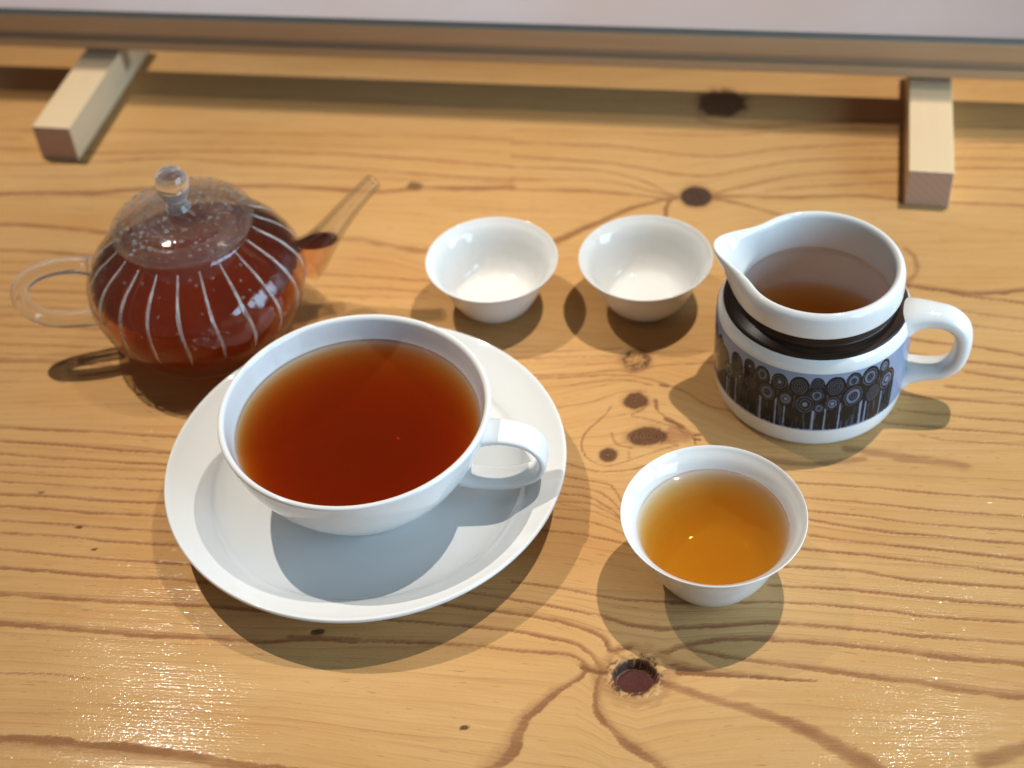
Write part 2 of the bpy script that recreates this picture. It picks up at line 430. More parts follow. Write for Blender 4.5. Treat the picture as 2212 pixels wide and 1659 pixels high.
# ------------------------------------------------------------------ traced grain (millimetres on the table plane)
STROKES = [
([[-283.9,713.5],[-250.7,707.4],[-197.1,699.4],[-127.5,686.9],[11.2,661.0]],(2.0,2.0),0.35,0.8,0,0),
([[-280.3,694.7],[-250.2,689.4],[-212.4,681.1],[-139.0,671.9],[-64.2,656.3],[9.7,636.4]],(2.2,2.2),0.5,0.7,0,0),
([[-282.1,704.3],[-255.9,700.5]],(1.6,1.6),0.4,0.7,0,0),
([[-277.4,680.0],[-226.2,673.2],[-176.1,670.5],[-138.2,661.3],[-76.3,646.8],[9.0,624.5]],(2.4,2.4),0.45,0.8,0,0),
([[-203.4,689.4],[-139.5,679.6],[-64.3,664.7],[10.4,648.5]],(1.6,1.6),0.3,0.8,0,0),
([[-272.1,653.1],[-209.9,645.1],[-190.4,644.7],[-126.9,638.9],[-88.0,631.4],[-59.2,624.3],[-40.1,624.2],[8.6,618.6]],(3.4,3.4),0.75,0.7,0,0),
([[-275.3,669.2],[-224.4,660.9],[-192.2,659.3],[-127.5,649.0],[-64.1,636.9],[8.8,622.5]],(2.0,2.0),0.25,0.8,0,0),
([[-266.9,626.2],[-236.2,621.0],[-217.6,615.6],[-196.7,609.6]],(3.2,3.2),0.75,0.6,0,0),
([[-270.2,643.2],[-207.8,630.6]],(2,2),0.2,0.9,0,0),
([[-262.8,605.0],[-226.6,598.3],[-202.4,591.9]],(2.4,2.4),0.6,0.6,0,0),
([[-82.1,588.7],[-68.3,585.9],[-57.9,581.4],[-46.5,576.6],[-29.6,571.6],[5.6,567.8]],(4.0,4.0),0.6,0.8,0,0),
([[-88.2,562.8],[-63.5,557.4],[-35.7,551.0],[4.1,543.7]],(1.8,1.8),0.5,0.6,0,0),
([[-90.2,554.4],[-63.4,549.2],[-35.8,543.0]],(1.6,1.6),0.4,0.6,0,0),
([[-85.5,547.0],[-35.9,538.0]],(1.6,1.6),0.35,0.6,0,0),
([[-260.9,595.6],[-225.2,589.7],[-199.1,584.8],[-143.4,577.7]],(1.5,1.5),0.35,0.6,0,0),
([[-259.3,587.3],[-223.9,581.5],[-198.0,576.7],[-142.8,569.7]],(1.5,1.5),0.5,0.6,0,0),
([[-257.9,580.1],[-222.7,574.4],[-197.0,569.6],[-142.2,562.7]],(1.5,1.5),0.3,0.6,0,0),
([[-256.6,573.3],[-221.6,567.6],[-196.1,562.9],[-141.6,556.1]],(1.5,1.5),0.5,0.6,0,0),
([[-255.3,566.7],[-220.6,561.1],[-195.2,556.5],[-141.1,549.8]],(1.5,1.5),0.35,0.6,0,0),
([[-254.1,560.6],[-219.6,555.1],[-194.4,550.5],[-140.6,543.8]],(1.5,1.5),0.55,0.6,0,0),
([[-252.9,554.5],[-218.6,549.1],[-193.6,544.6],[-140.1,538.0]],(1.5,1.5),0.4,0.6,0,0),
([[-251.4,546.9],[-217.3,541.2],[-185.8,535.5]],(1.6,1.6),0.5,0.6,0,0),
([[-250.1,540.2],[-216.3,534.6],[-184.9,529.0]],(1.6,1.6),0.3,0.6,0,0),
([[-248.8,533.5],[-215.2,528.0],[-184.1,522.5]],(1.6,1.6),0.5,0.6,0,0),
([[-247.6,527.0],[-214.2,521.5],[-183.3,516.1]],(1.6,1.6),0.35,0.6,0,0),
([[-246.5,521.4],[-213.2,516.0],[-182.5,510.6]],(1.6,1.6),0.55,0.6,0,0),
([[11.6,668.4],[72.3,657.2],[120.0,648.0],[156.1,645.8],[214.3,640.3],[285.0,630.8]],(1.8,1.8),0.4,0.7,0,0),
([[10.9,656.8],[59.0,647.6],[93.9,635.3],[117.1,629.9],[153.4,631.7],[211.1,627.3],[281.0,618.1]],(1.9,1.9),0.5,0.7,0,0),
([[10.2,645.5],[57.5,632.5],[91.6,618.6],[108.7,614.2],[126.8,616.5],[157.1,620.1],[207.9,614.7],[276.5,603.7]],(2.0,2.0),0.55,0.7,0,0),
([[9.6,635.4],[51.0,627.4],[74.6,615.1],[83.9,605.0],[91.2,599.0]],(2.0,1.4),0.55,0.6,0,0),
([[9.0,625.5],[55.8,616.8],[78.1,605.8],[88.9,599.3]],(1.8,1.4),0.5,0.6,0,0),
([[8.5,616.7],[49.2,609.9],[82.0,599.5],[91.1,598.3]],(2.2,2.2),0.55,0.6,0,0),
([[108.0,598.7],[124.5,603.1],[154.7,608.1],[205.6,605.1],[233.1,603.1],[274.2,596.2]],(2.0,2.0),0.55,0.6,0,0),
([[109.5,597.2],[139.9,591.8],[179.3,587.3],[199.7,581.1],[264.8,566.4]],(3.0,2.2),0.6,0.7,0,0.3),
([[108.2,595.9],[122.0,588.2],[134.3,580.0],[153.0,571.0]],(2.6,1.8),0.6,0.6,0,0.3),
([[135.2,597.8],[170.0,597.6],[203.0,594.8],[229.1,588.2],[268.7,578.8]],(1.8,1.8),0.5,0.6,0,0),
([[237.8,620.4],[279.1,611.9]],(1.6,1.6),0.4,0.7,0,0),
([[87.6,597.8],[84.5,592.6],[82.3,582.6]],(2.0,2.0),0.7,0.6,0,0.3),
([[88.7,597.6],[81.7,597.3],[67.2,593.1],[55.1,587.3],[40.5,579.2],[28.5,572.7],[12.4,568.6]],(2.2,5.0),0.75,0.7,0,0.2),
([[110.2,664.4],[121.6,658.4],[139.0,652.6],[169.3,651.3],[216.0,647.4]],(2.2,2.2),0.4,0.8,0,0.3),
([[184.2,518.3],[200.0,513.2],[214.7,508.5],[237.0,507.7],[246.2,507.1]],(3.0,3.0),0.85,0.5,0,0.4),
([[199.8,512.6],[214.1,506.2],[243.0,496.8]],(2.0,2.0),0.7,0.5,0,0.2),
([[191.7,544.3],[194.3,537.1],[192.3,527.2],[185.6,519.7]],(2.6,2.6),0.5,0.8,0,0.3),
([[196.1,566.8],[227.9,555.2],[257.8,544.0]],(3,3),0.15,1,0,0),
([[203.5,498.1],[217.9,493.1],[236.8,487.3]],(1.8,1.8),0.55,0.45,0,0),
([[203.6,489.6],[215.6,485.1],[234.1,478.4]],(1.5,1.5),0.4,0.45,0,0),
([[176.4,483.1],[192.9,477.3],[211.6,471.4],[229.5,463.7]],(2.0,2.0),0.65,0.45,0,0),
([[174.8,473.6],[190.2,467.2],[209.0,462.3],[227.2,456.3]],(2.2,2.2),0.7,0.45,0,0),
([[196.7,458.6],[210.5,453.8],[225.0,449.3]],(2.2,2.2),0.7,0.45,0,0),
([[186.0,451.4],[200.8,447.5],[222.7,441.8]],(1.8,1.8),0.6,0.45,0,0),
([[166.3,448.7],[183.9,443.8],[202.3,439.1],[220.5,434.7]],(2.0,2.0),0.75,0.45,0,0),
([[162.5,439.7],[174.1,436.1],[192.3,431.5],[217.6,425.5]],(1.7,1.7),0.65,0.45,0,0),
([[154.6,433.0],[172.2,428.7],[190.3,424.4],[215.4,418.3]],(1.7,1.7),0.65,0.45,0,0),
([[167.9,423.9],[177.6,420.1],[195.7,416.4],[213.6,412.4]],(1.5,1.5),0.5,0.45,0,0),
([[136.1,420.4],[146.1,417.0],[157.9,413.0],[169.4,408.7],[180.9,404.4]],(4,6),0.5,0.9,0,0.4),
([[98.8,419.1],[116.9,414.2],[133.3,413.5],[142.2,413.6]],(3,3),0.45,0.8,0,0.4),
([[111.8,404.2],[138.8,398.7],[168.1,391.6],[202.9,384.4]],(1.3,1.3),0.7,0.3,0,0),
([[113.2,395.6],[136.9,390.3],[165.7,382.8],[200.2,375.5]],(1.4,1.4),0.7,0.3,0,0),
([[113.7,388.8],[135.3,383.6],[152.3,378.1],[175.3,373.1],[198.0,368.2]],(1.3,1.3),0.7,0.3,0,0),
([[112.8,384.3],[128.2,378.8],[145.2,373.7],[162.3,369.9],[173.5,366.7],[196.0,361.9]],(1.7,1.7),0.9,0.3,0,0),
([[111.8,376.0],[126.5,371.5],[149.3,365.9],[171.6,360.0],[193.7,354.5]],(1.8,1.8),0.85,0.3,0,0),
([[108.1,369.7],[130.9,364.1],[158.8,356.4],[191.6,347.8]],(1.6,1.6),0.8,0.3,0,0),
([[94.4,362.7],[125.2,356.7],[147.2,349.8],[191.3,340.7]],(2.0,2.0),0.75,0.3,0.3,0),
([[92.0,353.0],[123.2,347.6],[145.2,342.0],[188.7,332.3]],(1.9,1.9),0.8,0.3,0.3,0),
([[53.1,348.9],[87.7,345.5],[110.3,342.1],[132.4,336.9],[148.5,332.3],[186.5,325.3]],(1.7,1.7),0.75,0.3,0,0),
([[45.7,336.8],[57.3,337.0],[74.6,336.7],[86.0,336.1],[108.3,332.3],[130.1,327.2],[151.5,322.2],[183.6,315.7]],(2.0,2.0),0.75,0.35,0,0),
([[48.9,326.0],[56.0,328.4],[73.4,329.5],[95.7,326.7],[117.6,322.3],[138.8,316.7],[159.9,311.8],[180.9,307.1]],(1.6,4.0),0.75,0.4,0.4,0),
([[52.6,328.4],[61.4,325.7],[72.1,321.5],[88.2,317.2],[109.5,311.5],[130.4,305.5],[150.9,299.3],[176.5,293.1]],(1.4,5.5),0.75,0.4,0.4,0),
([[52.3,317.8],[57.7,316.4],[65.3,314.7],[81.6,311.7],[100.6,308.5]],(4.2,0.8),0.9,0.5,0,0.7),
([[46.1,313.4],[53.3,309.3],[68.9,302.2],[84.0,294.6],[98.3,284.4],[107.4,276.7],[116.0,268.1]],(2.0,8.0),0.75,0.55,-0.6,0.2),
([[150.8,270.1],[159.4,272.2],[171.0,275.3]],(7.0,7.0),0.6,0.6,0,0.3),
([[-239.7,522.2],[-183.3,513.1]],(1.5,1.5),0.4,0.6,0,0),
([[-238.1,513.9],[-201.6,508.3]],(1.5,1.5),0.3,0.7,0,0),
([[-236.7,506.2],[-213.5,503.7],[-203.2,501.9]],(1.5,1.5),0.35,0.7,0,0),
([[-231.2,476.9],[-208.4,472.6],[-183.4,467.9],[-164.7,464.0],[-146.3,460.4]],(1.7,1.7),0.65,0.5,0,0),
([[-229.5,468.0],[-206.9,463.6],[-182.0,458.2],[-169.7,455.1],[-147.7,451.4]],(2.0,2.0),0.8,0.4,0,0),
([[-228.1,460.5],[-205.6,455.3],[-181.0,450.4],[-147.0,444.1]],(1.7,1.7),0.7,0.4,0,0),
([[-226.9,454.1],[-192.5,447.7],[-147.2,440.6]],(1.5,1.5),0.55,0.4,0,0),
([[-226.0,449.6],[-191.7,442.4],[-146.7,435.3]],(1.4,1.4),0.5,0.4,0,0),
([[-225.0,444.0],[-196.9,438.3],[-172.8,433.5],[-146.0,428.5]],(1.5,1.5),0.65,0.35,0,0),
([[-223.5,436.2],[-195.8,431.5],[-177.8,427.5],[-145.3,422.0]],(1.6,1.6),0.7,0.35,0,0),
([[-222.3,429.7],[-200.6,425.1],[-176.8,420.2],[-159.2,417.0],[-144.6,414.5]],(2.0,2.0),0.9,0.3,0,0),
([[-220.7,421.4],[-193.5,416.4],[-169.9,411.5],[-142.0,405.9]],(1.4,1.4),0.65,0.35,0,0),
([[-219.4,414.5],[-186.6,408.6],[-168.9,404.1],[-137.3,398.4]],(1.5,1.5),0.75,0.3,0,0),
([[-217.7,405.3],[-196.7,401.0],[-173.4,395.5],[-150.6,391.3],[-130.7,387.2]],(1.6,1.6),0.8,0.3,0,0),
([[-215.9,395.7],[-195.1,391.7],[-177.9,387.8],[-160.8,384.5],[-144.0,381.8],[-127.2,378.2]],(2.5,2.5),0.85,0.35,0.4,0),
([[-213.9,381.8],[-190.0,377.4],[-170.4,373.7],[-151.0,370.4],[-125.3,366.4],[-99.8,361.1]],(3.6,2.2),0.85,0.35,0.4,0),
([[-211.2,367.7],[-187.7,362.6],[-168.3,358.6],[-149.2,355.0],[-124.0,350.9],[-105.2,347.1],[-86.7,346.4],[-67.5,343.3]],(4.6,2.4),0.85,0.35,0.4,0),
([[-206.6,343.5],[-184.2,340.8],[-167.8,337.1]],(0.8,0.8),0.5,0.4,0,0),
([[-201.3,315.3],[-179.4,311.4],[-161.3,307.6],[-143.3,303.7],[-125.4,299.5],[-107.8,294.8],[-84.6,289.5]],(6.0,4.5),0.8,0.5,-0.6,0.2),
([[-93.2,348.4],[-68.5,344.1],[-50.2,341.8],[-31.9,338.8],[-19.9,336.4],[-9.1,333.5],[1.0,331.7],[12.3,329.4],[16.8,325.9],[18.5,322.5]],(2.2,1.6),0.75,0.35,0,0),
([[-61.2,353.7],[-37.8,348.9],[-21.9,345.7],[-7.4,342.2],[4.5,338.0],[15.1,333.9],[20.6,328.4],[23.3,322.3]],(2.0,2.2),0.8,0.3,0,0),
([[-39.4,359.1],[-21.5,354.1],[-9.9,351.2],[-0.8,348.7],[11.1,344.4],[22.8,338.3],[26.6,334.2],[27.5,330.6],[29.3,328.5]],(1.8,2.8),0.8,0.35,0,0),
([[-29.3,363.2],[-9.5,357.8],[4.5,353.5],[17.7,348.7],[27.2,345.3],[35.3,340.8],[50.0,337.2]],(1.7,1.7),0.7,0.3,0,0),
([[-6.6,365.7],[12.5,360.4],[27.6,354.9],[36.6,352.4],[54.7,349.2]],(1.3,1.3),0.7,0.3,0,0),
([[18.5,322.1],[14.9,318.1],[6.2,312.9],[0.5,308.4],[-4.8,303.6],[-7.8,297.9],[-10.4,292.2],[-14.1,287.3],[-19.0,282.0]],(2.2,10.5),0.75,0.4,-0.7,0.3),
([[23.0,319.9],[21.1,314.1],[20.0,308.6],[20.7,302.3],[23.3,297.1],[27.8,291.1],[34.0,285.2],[37.4,281.0],[40.7,275.6]],(2.4,8.0),0.75,0.4,0.6,0.3),
([[16.8,323.1],[21.1,321.1],[25.7,319.8]],(3.0,3.0),0.95,0.4,0,0.8),
([[49.8,320.0],[56.6,317.4],[66.3,314.5],[81.6,311.9]],(3.6,2.2),0.9,0.5,0,0.7),
([[26.8,333.6],[27.9,329.7],[31.6,329.9],[35.7,330.4]],(2.2,2.2),0.8,0.4,0,0.5),
([[46.6,326.5],[58.3,329.5],[68.8,330.3],[89.1,328.8]],(2.0,2.0),0.75,0.4,0,0),
([[27.9,344.0],[36.4,340.5],[43.9,338.0],[59.4,336.6],[90.4,335.7]],(1.8,1.8),0.75,0.35,0,0),
([[-3.0,492.3],[24.8,489.5],[48.8,487.6],[63.6,487.4],[92.4,485.3]],(1.5,1.5),0.5,0.5,0,0),
([[3.0,487.5],[27.5,484.7],[48.9,482.9]],(1.4,1.4),0.4,0.5,0,0),
([[7.4,479.8],[30.0,478.3],[45.4,478.6],[54.4,476.9],[66.9,479.1],[91.3,477.8]],(1.3,1.3),0.55,0.45,0,0),
([[7.2,477.4],[29.8,476.8],[42.0,476.0],[54.0,473.8],[62.6,469.9],[71.0,464.4],[76.4,459.6],[83.6,451.9],[95.2,446.4]],(1.4,1.4),0.6,0.4,0,0),
([[11.1,471.0],[32.5,472.0],[44.7,472.5],[53.6,470.8],[61.1,467.5]],(1.2,1.2),0.5,0.45,0,0),
([[16.1,458.4],[31.3,459.8],[40.6,462.3],[46.8,464.5],[53.0,465.0],[58.8,463.5]],(1.0,1.0),0.5,0.4,0,0),
([[0.4,496.4],[31.4,493.4],[50.0,492.4]],(1.4,1.4),0.4,0.6,0,0),
([[42.1,457.0],[37.6,450.8],[31.6,444.9],[28.3,440.4],[26.9,435.7],[27.8,429.2],[30.9,424.9],[36.3,421.9],[42.2,422.8],[51.2,425.7],[60.3,428.6],[67.4,430.1]],(0.8,0.8),0.8,0.3,0,0.4),
([[58.6,456.7],[54.5,452.9],[50.0,450.0],[56.7,446.8],[62.2,443.7],[67.7,440.6],[71.8,436.0]],(0.9,0.9),0.7,0.35,0,0.4),
([[61.6,457.1],[61.1,452.1],[65.5,445.8],[70.6,440.2],[74.4,434.1],[74.4,430.1]],(0.9,0.9),0.75,0.35,0,0.5),
([[64.4,446.3],[68.1,443.2],[70.7,440.6]],(2.2,2.2),0.9,0.6,0,0.9),
([[61.1,458.0],[61.2,453.0]],(2.0,2.0),0.8,0.6,0,0.8),
([[64.7,466.9],[67.9,465.8]],(1.6,1.6),0.8,0.6,0,0.9),
([[75.2,435.6],[77.2,435.2]],(1.8,1.8),1,0.4,0,1),
([[74.7,432.9],[76.6,432.4]],(1.8,1.8),1,0.4,0,1),
([[40.6,440.6],[40.8,436.5],[43.3,433.0],[47.8,431.2]],(1.0,1.0),0.5,0.6,0,0.2),
([[46.4,429.4],[46.0,425.5]],(1.0,1.0),0.4,0.6,0,0),
([[16.0,427.4],[27.6,421.4],[36.0,418.9],[46.3,418.8],[53.5,420.7]],(1.0,1.0),0.7,0.3,0,0),
([[14.3,419.8],[29.8,414.2],[36.4,411.5],[38.2,407.9],[40.4,402.0]],(1.1,1.1),0.75,0.3,0,0),
([[12.7,414.6],[28.2,409.8],[34.6,405.1],[39.8,396.2]],(1.1,1.1),0.75,0.3,0,0),
([[11.2,409.9],[26.2,406.3],[33.0,401.0],[39.4,393.3]],(1.1,1.1),0.7,0.3,0,0),
([[10.3,405.4],[26.4,402.5],[33.2,398.0],[39.3,392.2]],(1.0,1.0),0.6,0.3,0,0),
([[9.4,401.8],[27.1,397.8],[33.4,394.3],[40.1,389.5]],(1.1,1.1),0.7,0.3,0,0),
([[8.0,397.5],[27.6,392.0],[39.6,384.6]],(1.2,1.2),0.75,0.3,0,0),
([[4.2,391.0],[21.6,386.8],[32.2,382.7],[39.5,379.4],[45.1,375.8]],(1.3,1.3),0.75,0.3,0,0),
]
KNOTS = [
(99.8,598.0,8.5,9.0,1,0.2),
(125.2,677.0,14.2,13.4,0.7,0.1),
(-41.3,626.7,4.1,3.9,0.5,0),
(52.8,458.6,5.8,5.4,0.62,0.5),
(54.9,437.2,8.7,5.9,0.66,0.9),
(37.6,428.3,3.9,4.1,0.8,0.4),
(56.2,484.4,6.6,7.3,0.6,0.7),
(35.8,317.8,9.8,8.9,0.9,0.3),
(-82.2,349.7,3.0,1.7,0.8,0),
(-27.7,301.7,2.0,1.1,0.8,0),
(-183.0,413.4,1.9,0.9,0.8,0),
(-175.0,400.7,1.6,0.6,0.7,0),
(-202.2,434.8,1.2,0.8,0.6,0),
]
GUIDES = [
[[-266.9,691.0],[-114.1,671.6],[10.0,642.2],[88.6,624.8],[151.2,627.8],[268.9,612.6]],
[[-265.9,685.7],[-214.3,676.9],[-113.6,661.4],[9.6,635.4],[55.1,624.0],[86.4,608.2],[102.8,607.8],[124.5,611.7],[155.7,614.3],[225.4,610.2],[266.6,605.0]],
[[-258.2,643.5],[-111.7,625.7],[-64.0,620.9],[8.0,608.8],[64.2,598.6],[83.4,586.2],[96.1,578.5],[119.8,583.7],[213.5,565.1],[252.3,558.0]],
[[-250.7,603.2],[-178.4,584.4],[-77.3,577.9],[-52.3,569.2],[-19.0,550.8],[36.1,546.9],[98.6,521.9],[160.7,510.6],[190.6,502.5],[234.5,499.3]],
[[-244.0,566.8],[-85.5,546.0],[-20.0,524.3],[63.0,496.3],[126.5,499.1],[227.7,476.9]],
[[-236.0,523.0],[-84.5,513.4],[2.0,491.7],[48.8,487.9],[66.3,489.7],[120.9,469.4],[221.6,456.9]],
[[-230.2,491.8],[-83.6,479.8],[11.4,452.6],[36.2,460.0],[52.9,464.6],[66.7,461.5],[81.4,451.2],[95.2,438.4],[213.3,429.7]],
[[-225.0,463.1],[-162.7,451.2],[-92.1,436.2],[20.5,425.4],[36.0,418.9],[53.2,417.9],[111.8,404.0],[199.7,385.1]],
[[-219.9,435.6],[-149.7,422.4],[-62.4,409.5],[13.8,401.1],[38.6,390.6],[101.5,368.1],[188.3,347.6]],
[[-212.4,394.8],[-136.2,383.0],[-62.1,373.3],[-0.4,363.8],[49.3,350.0],[87.6,345.6],[181.8,326.3]],
[[-209.9,381.2],[-134.9,369.7],[-33.3,356.6],[-0.9,348.9],[15.5,341.5],[27.0,333.9],[37.2,331.8],[48.0,329.0],[61.2,329.7],[83.6,329.0],[126.6,320.4],[176.0,307.1]],
[[-207.3,367.1],[-115.4,351.6],[-31.9,339.0],[12.3,329.6],[18.3,322.9],[23.3,314.7],[34.5,308.5],[48.4,312.1],[73.9,312.5],[103.0,307.5],[171.3,291.7]],
[[-197.7,315.0],[-94.9,299.1],[-13.0,276.2],[33.8,262.8],[162.5,262.8]],
]

# ------------------------------------------------------------------ table top: growth rings, knots and strokes as real relief
def lattice_noise(x, y, sx, sy, seed):
    r = np.random.default_rng(seed); L = r.random((64, 64))
    u, w = x * sx + 1000, y * sy + 1000
    iu, iw = np.floor(u).astype(int), np.floor(w).astype(int)
    fu, fv = u - iu, w - iw
    fu = fu * fu * (3 - 2 * fu); fv = fv * fv * (3 - 2 * fv)
    g = lambda a, b: L[a % 64, b % 64]
    return (g(iu, iw) * (1 - fu) + g(iu + 1, iw) * fu) * (1 - fv) + (g(iu, iw + 1) * (1 - fu) + g(iu + 1, iw + 1) * fu) * fv
def sstep(a, b, x):
    t = np.clip((x - a) / (b - a), 0, 1); return t * t * (3 - 2 * t)

def make_tabletop():
    xs = np.concatenate([np.arange(-620, -330, 12.), np.arange(-330, 350, 0.72), np.arange(350, 640, 12.)])
    ys = np.concatenate([np.arange(-40, 236, 12.), np.arange(236, 480, 0.62), np.arange(480, 860, 0.95), np.arange(860, 1005, 12.)])
    X, Y = np.meshgrid(xs, ys)
    # flow coordinate from the guide lines
    lev = []; gy = []
    for g in GUIDES:
        g = np.array(g); yy = np.interp(xs, g[:, 0], g[:, 1])
        gy.append(yy); lev.append(np.mean(yy[(xs > -200) & (xs < 250)]))
    gy = np.array(gy); lev = np.array(lev); o = np.argsort(lev); lev = lev[o]; gy = gy[o]
    lo, hi = ys[0] - 200, ys[-1] + 200
    V = np.zeros_like(X)
    for i in range(len(xs)):
        col = np.sort(gy[:, i]); a = col[0] - lev[0]; b = col[-1] - lev[-1]
        V[:, i] = np.interp(ys, np.concatenate([[lo + a], col, [hi + b]]), np.concatenate([[lo], lev, [hi]]))
    late = np.zeros_like(X); red = np.zeros_like(X); dark = np.zeros_like(X); ring = np.zeros_like(X)
    hollow = np.zeros_like(X); Z = np.zeros_like(X)
    wob = (lattice_noise(X, Y, .9, 2.2, 3) - .5) * .7 + (lattice_noise(X, Y, .22, .5, 4) - .5) * .9 + (lattice_noise(X, Y, 1.9, 3.5, 9) - .5) * .35
    for si, (pts, w, st, so, asy, dk) in enumerate(STROKES):
        P = catmull([(a, b) for a, b in pts], 8)
        n = len(P); m = max(w) * 2.2 + 2
        i0, i1 = np.searchsorted(xs, [P[:, 0].min() - m, P[:, 0].max() + m]); j0, j1 = np.searchsorted(ys, [P[:, 1].min() - m, P[:, 1].max() + m])
        if i1 <= i0 or j1 <= j0: continue
        D = np.full((j1 - j0, i1 - i0), 1e9); SG = np.zeros_like(D); T = np.zeros_like(D)
        for k in range(n - 1):
            a, b = P[k], P[k + 1]; d = b - a; L2 = d @ d
            if L2 < 1e-9: continue
            u0, u1 = np.searchsorted(xs, [min(a[0], b[0]) - m, max(a[0], b[0]) + m]); v0, v1 = np.searchsorted(ys, [min(a[1], b[1]) - m, max(a[1], b[1]) + m])
            if u1 <= u0 or v1 <= v0: continue
            xx = X[v0:v1, u0:u1] - a[0]; yy = Y[v0:v1, u0:u1] - a[1]
            t = np.clip((xx * d[0] + yy * d[1]) / L2, 0, 1)
            dd = np.hypot(xx - t * d[0], yy - t * d[1])
            sl = (slice(v0 - j0, v1 - j0), slice(u0 - i0, u1 - i0))
            c = dd < D[sl]
            D[sl] = np.where(c, dd, D[sl]); SG[sl] = np.where(c, np.sign(d[0] * yy - d[1] * xx), SG[sl]); T[sl] = np.where(c, (k + t) / (n - 1), T[sl])
        sl = (slice(j0, j1), slice(i0, i1))
        W = (w[0] + (w[1] - w[0]) * T) * (.78 if so < .45 else 1)
        side = SG * (-1 if asy < 0 else 1)                      # + : the slowly darkening side of the ring
        along = lattice_noise(X[sl] * .9 + si * 37, Y[sl] + si * 11, .045, .12, 11) * .6 + lattice_noise(X[sl] + si * 53, Y[sl], .16, .3, 12) * .4
        sd = D * SG * (-1 if asy < 0 else 1) + wob[sl] * (.30 + .12 * W) + (along - .5) * W * .5
        sd = np.where(D > 1e8, 1e3, sd)
        if so < .55:
            core = sstep(-W * .34 - .18, -W * .16, sd) * (1 - sstep(W * .10, W * .42 + .2, sd))
            shoulder = sstep(-W * .36, -W * .1, sd) * (1 - sstep(W * .05, W * (1.0 + so) + .5, sd))
            f = np.clip(core * (.50 + .55 * along) + shoulder * .50, 0, 1)
        else:
            f = 1 - sstep(W * .10, W * (.62 + .3 * so) + .2, np.abs(sd))
        s_ = min(1, st * 1.08) * (.45 + .95 * along)
        val = np.clip(f * s_, 0, 1)
        red[sl] = np.where(val > late[sl], np.maximum(red[sl], dk * f), red[sl])
        late[sl] = 1 - (1 - late[sl]) * (1 - val)
    kn = lattice_noise(X, Y, .35, .35, 21) - .5; kn2 = lattice_noise(X, Y, 1.1, 1.1, 22) - .5
    for (cx, cy_, rx, ry, dk, rg) in KNOTS:
        q_ = .25 if dk >= 1 else 1.0
        e = np.hypot((X - cx) / rx, (Y - cy_) / ry) + (kn * .22 + kn2 * .14) * q_
        near = e < 3
        if rx > 9.5 and cy_ < 400:      # the big hollow knot in front
            body = 1 - sstep(.90, 1.08, e)
            rx, ry = rx * 1.25, ry * 1.25
            e = np.hypot((X - cx) / rx, (Y - cy_) / ry) + kn * .20 + kn2 * .13
            body = 1 - sstep(.86, 1.0, e)
            cav = 1 - sstep(.59, .65, np.hypot((X - cx) / rx, (Y - cy_ + .4) / ry) + kn * .07)
            collar = body * (1 - cav)
            dark = np.maximum(dark, np.where(near, collar * (.42 + 1.8 * np.clip(kn2 + kn * .8, -.2, .5)) + sstep(.88, .95, e) * collar * .40, 0))
            e2 = np.hypot((X - cx) / rx, (Y - cy_ + .4) / ry) + kn * .07
            hollow = np.maximum(hollow, 1 - sstep(.53, .57, e2))
            dark = np.maximum(dark, sstep(.52, .56, e2) * (1 - sstep(.64, .70, e2 + kn2 * .10)))  # cavity wall coloured black to paint the shade inside the hollow
            Z += -4.2 * cav + .35 * collar * (1 - np.abs(e - .78) / .2).clip(0, 1)
            halo = (1 - sstep(1.0, 1.6, e)) * (1 - body)
            late = 1 - (1 - late) * (1 - .35 * halo); red = np.maximum(red, .25 * halo)
        else:
            body = 1 - sstep(.82, 1.10, e)
            if dk >= 1: body = np.where(body > 0, np.minimum(1.0, body * 1.0), 0)
            if dk == .6: body = body * np.clip(.30 + 1.2 * (e - .2) + kn2 * 1.4, .1, 1)
            dark = np.maximum(dark, np.minimum(.92, dk * 1.5) * body) if dk < 1 else np.maximum(dark, body)
            halo = (1 - sstep(1.0, 1.55, e)) * (1 - body) * (.5 if rg > 0 else .2)
            late = 1 - (1 - late) * (1 - halo * .55)
            late = late * (1 - body * .9)
        ring = np.where(e < 1.2, e * max(rx, ry) * 4.6, ring)
    # reddish resin patch beside the middle knots
    e = np.hypot((X - 67.) / 9, (Y - 436.) / 5.5) + kn * .5
    late = 1 - (1 - late) * (1 - .55 * (1 - sstep(.4, 1.2, e)))
    Z += -.16 * late - .12 * np.clip(dark, 0, 1) + .05 * (lattice_noise(X, Y, .05, .12, 31) - .5)
    me = quad_grid_mesh('tabletop', X / 1000, Y / 1000, Z / 1000)
    for nm, A in (('late', late), ('red', red), ('dark', dark), ('ring', ring), ('flow', V / 1000), ('hollow', hollow)):
        at = me.attributes.new(nm, 'FLOAT', 'POINT'); at.data.foreach_set('value', A.astype(np.float32).ravel())
    return me

ANG = math.radians(-12.49)                      # rail direction
RD = np.array([math.cos(ANG), math.sin(ANG)]); RN = np.array([-RD[1], RD[0]])
RAIL_FRONT0 = np.array([0.0, 0.6952])          # point on the rail's front line at x = 0
RAIL_C = RAIL_FRONT0 + RN * 0.0112             # rail centre line

table = link('wooden_table', None, label='varnished pine table top with dark knots and grain under all the tea things', cat='table')
top_me = make_tabletop()
# trim the back edge parallel to the partition rail
bm = bmesh.new(); bm.from_mesh(top_me)
pe = RAIL_C + RN * 0.048
bmesh.ops.bisect_plane(bm, geom=list(bm.verts) + list(bm.edges) + list(bm.faces), plane_co=(pe[0], pe[1], 0), plane_no=(RN[0], RN[1], 0), clear_outer=True)
bm.to_mesh(top_me); bm.free()
top_me.polygons.foreach_set('use_smooth', np.ones(len(top_me.polygons), dtype=bool))
link('tabletop', top_me, table, MAT_TABLE)
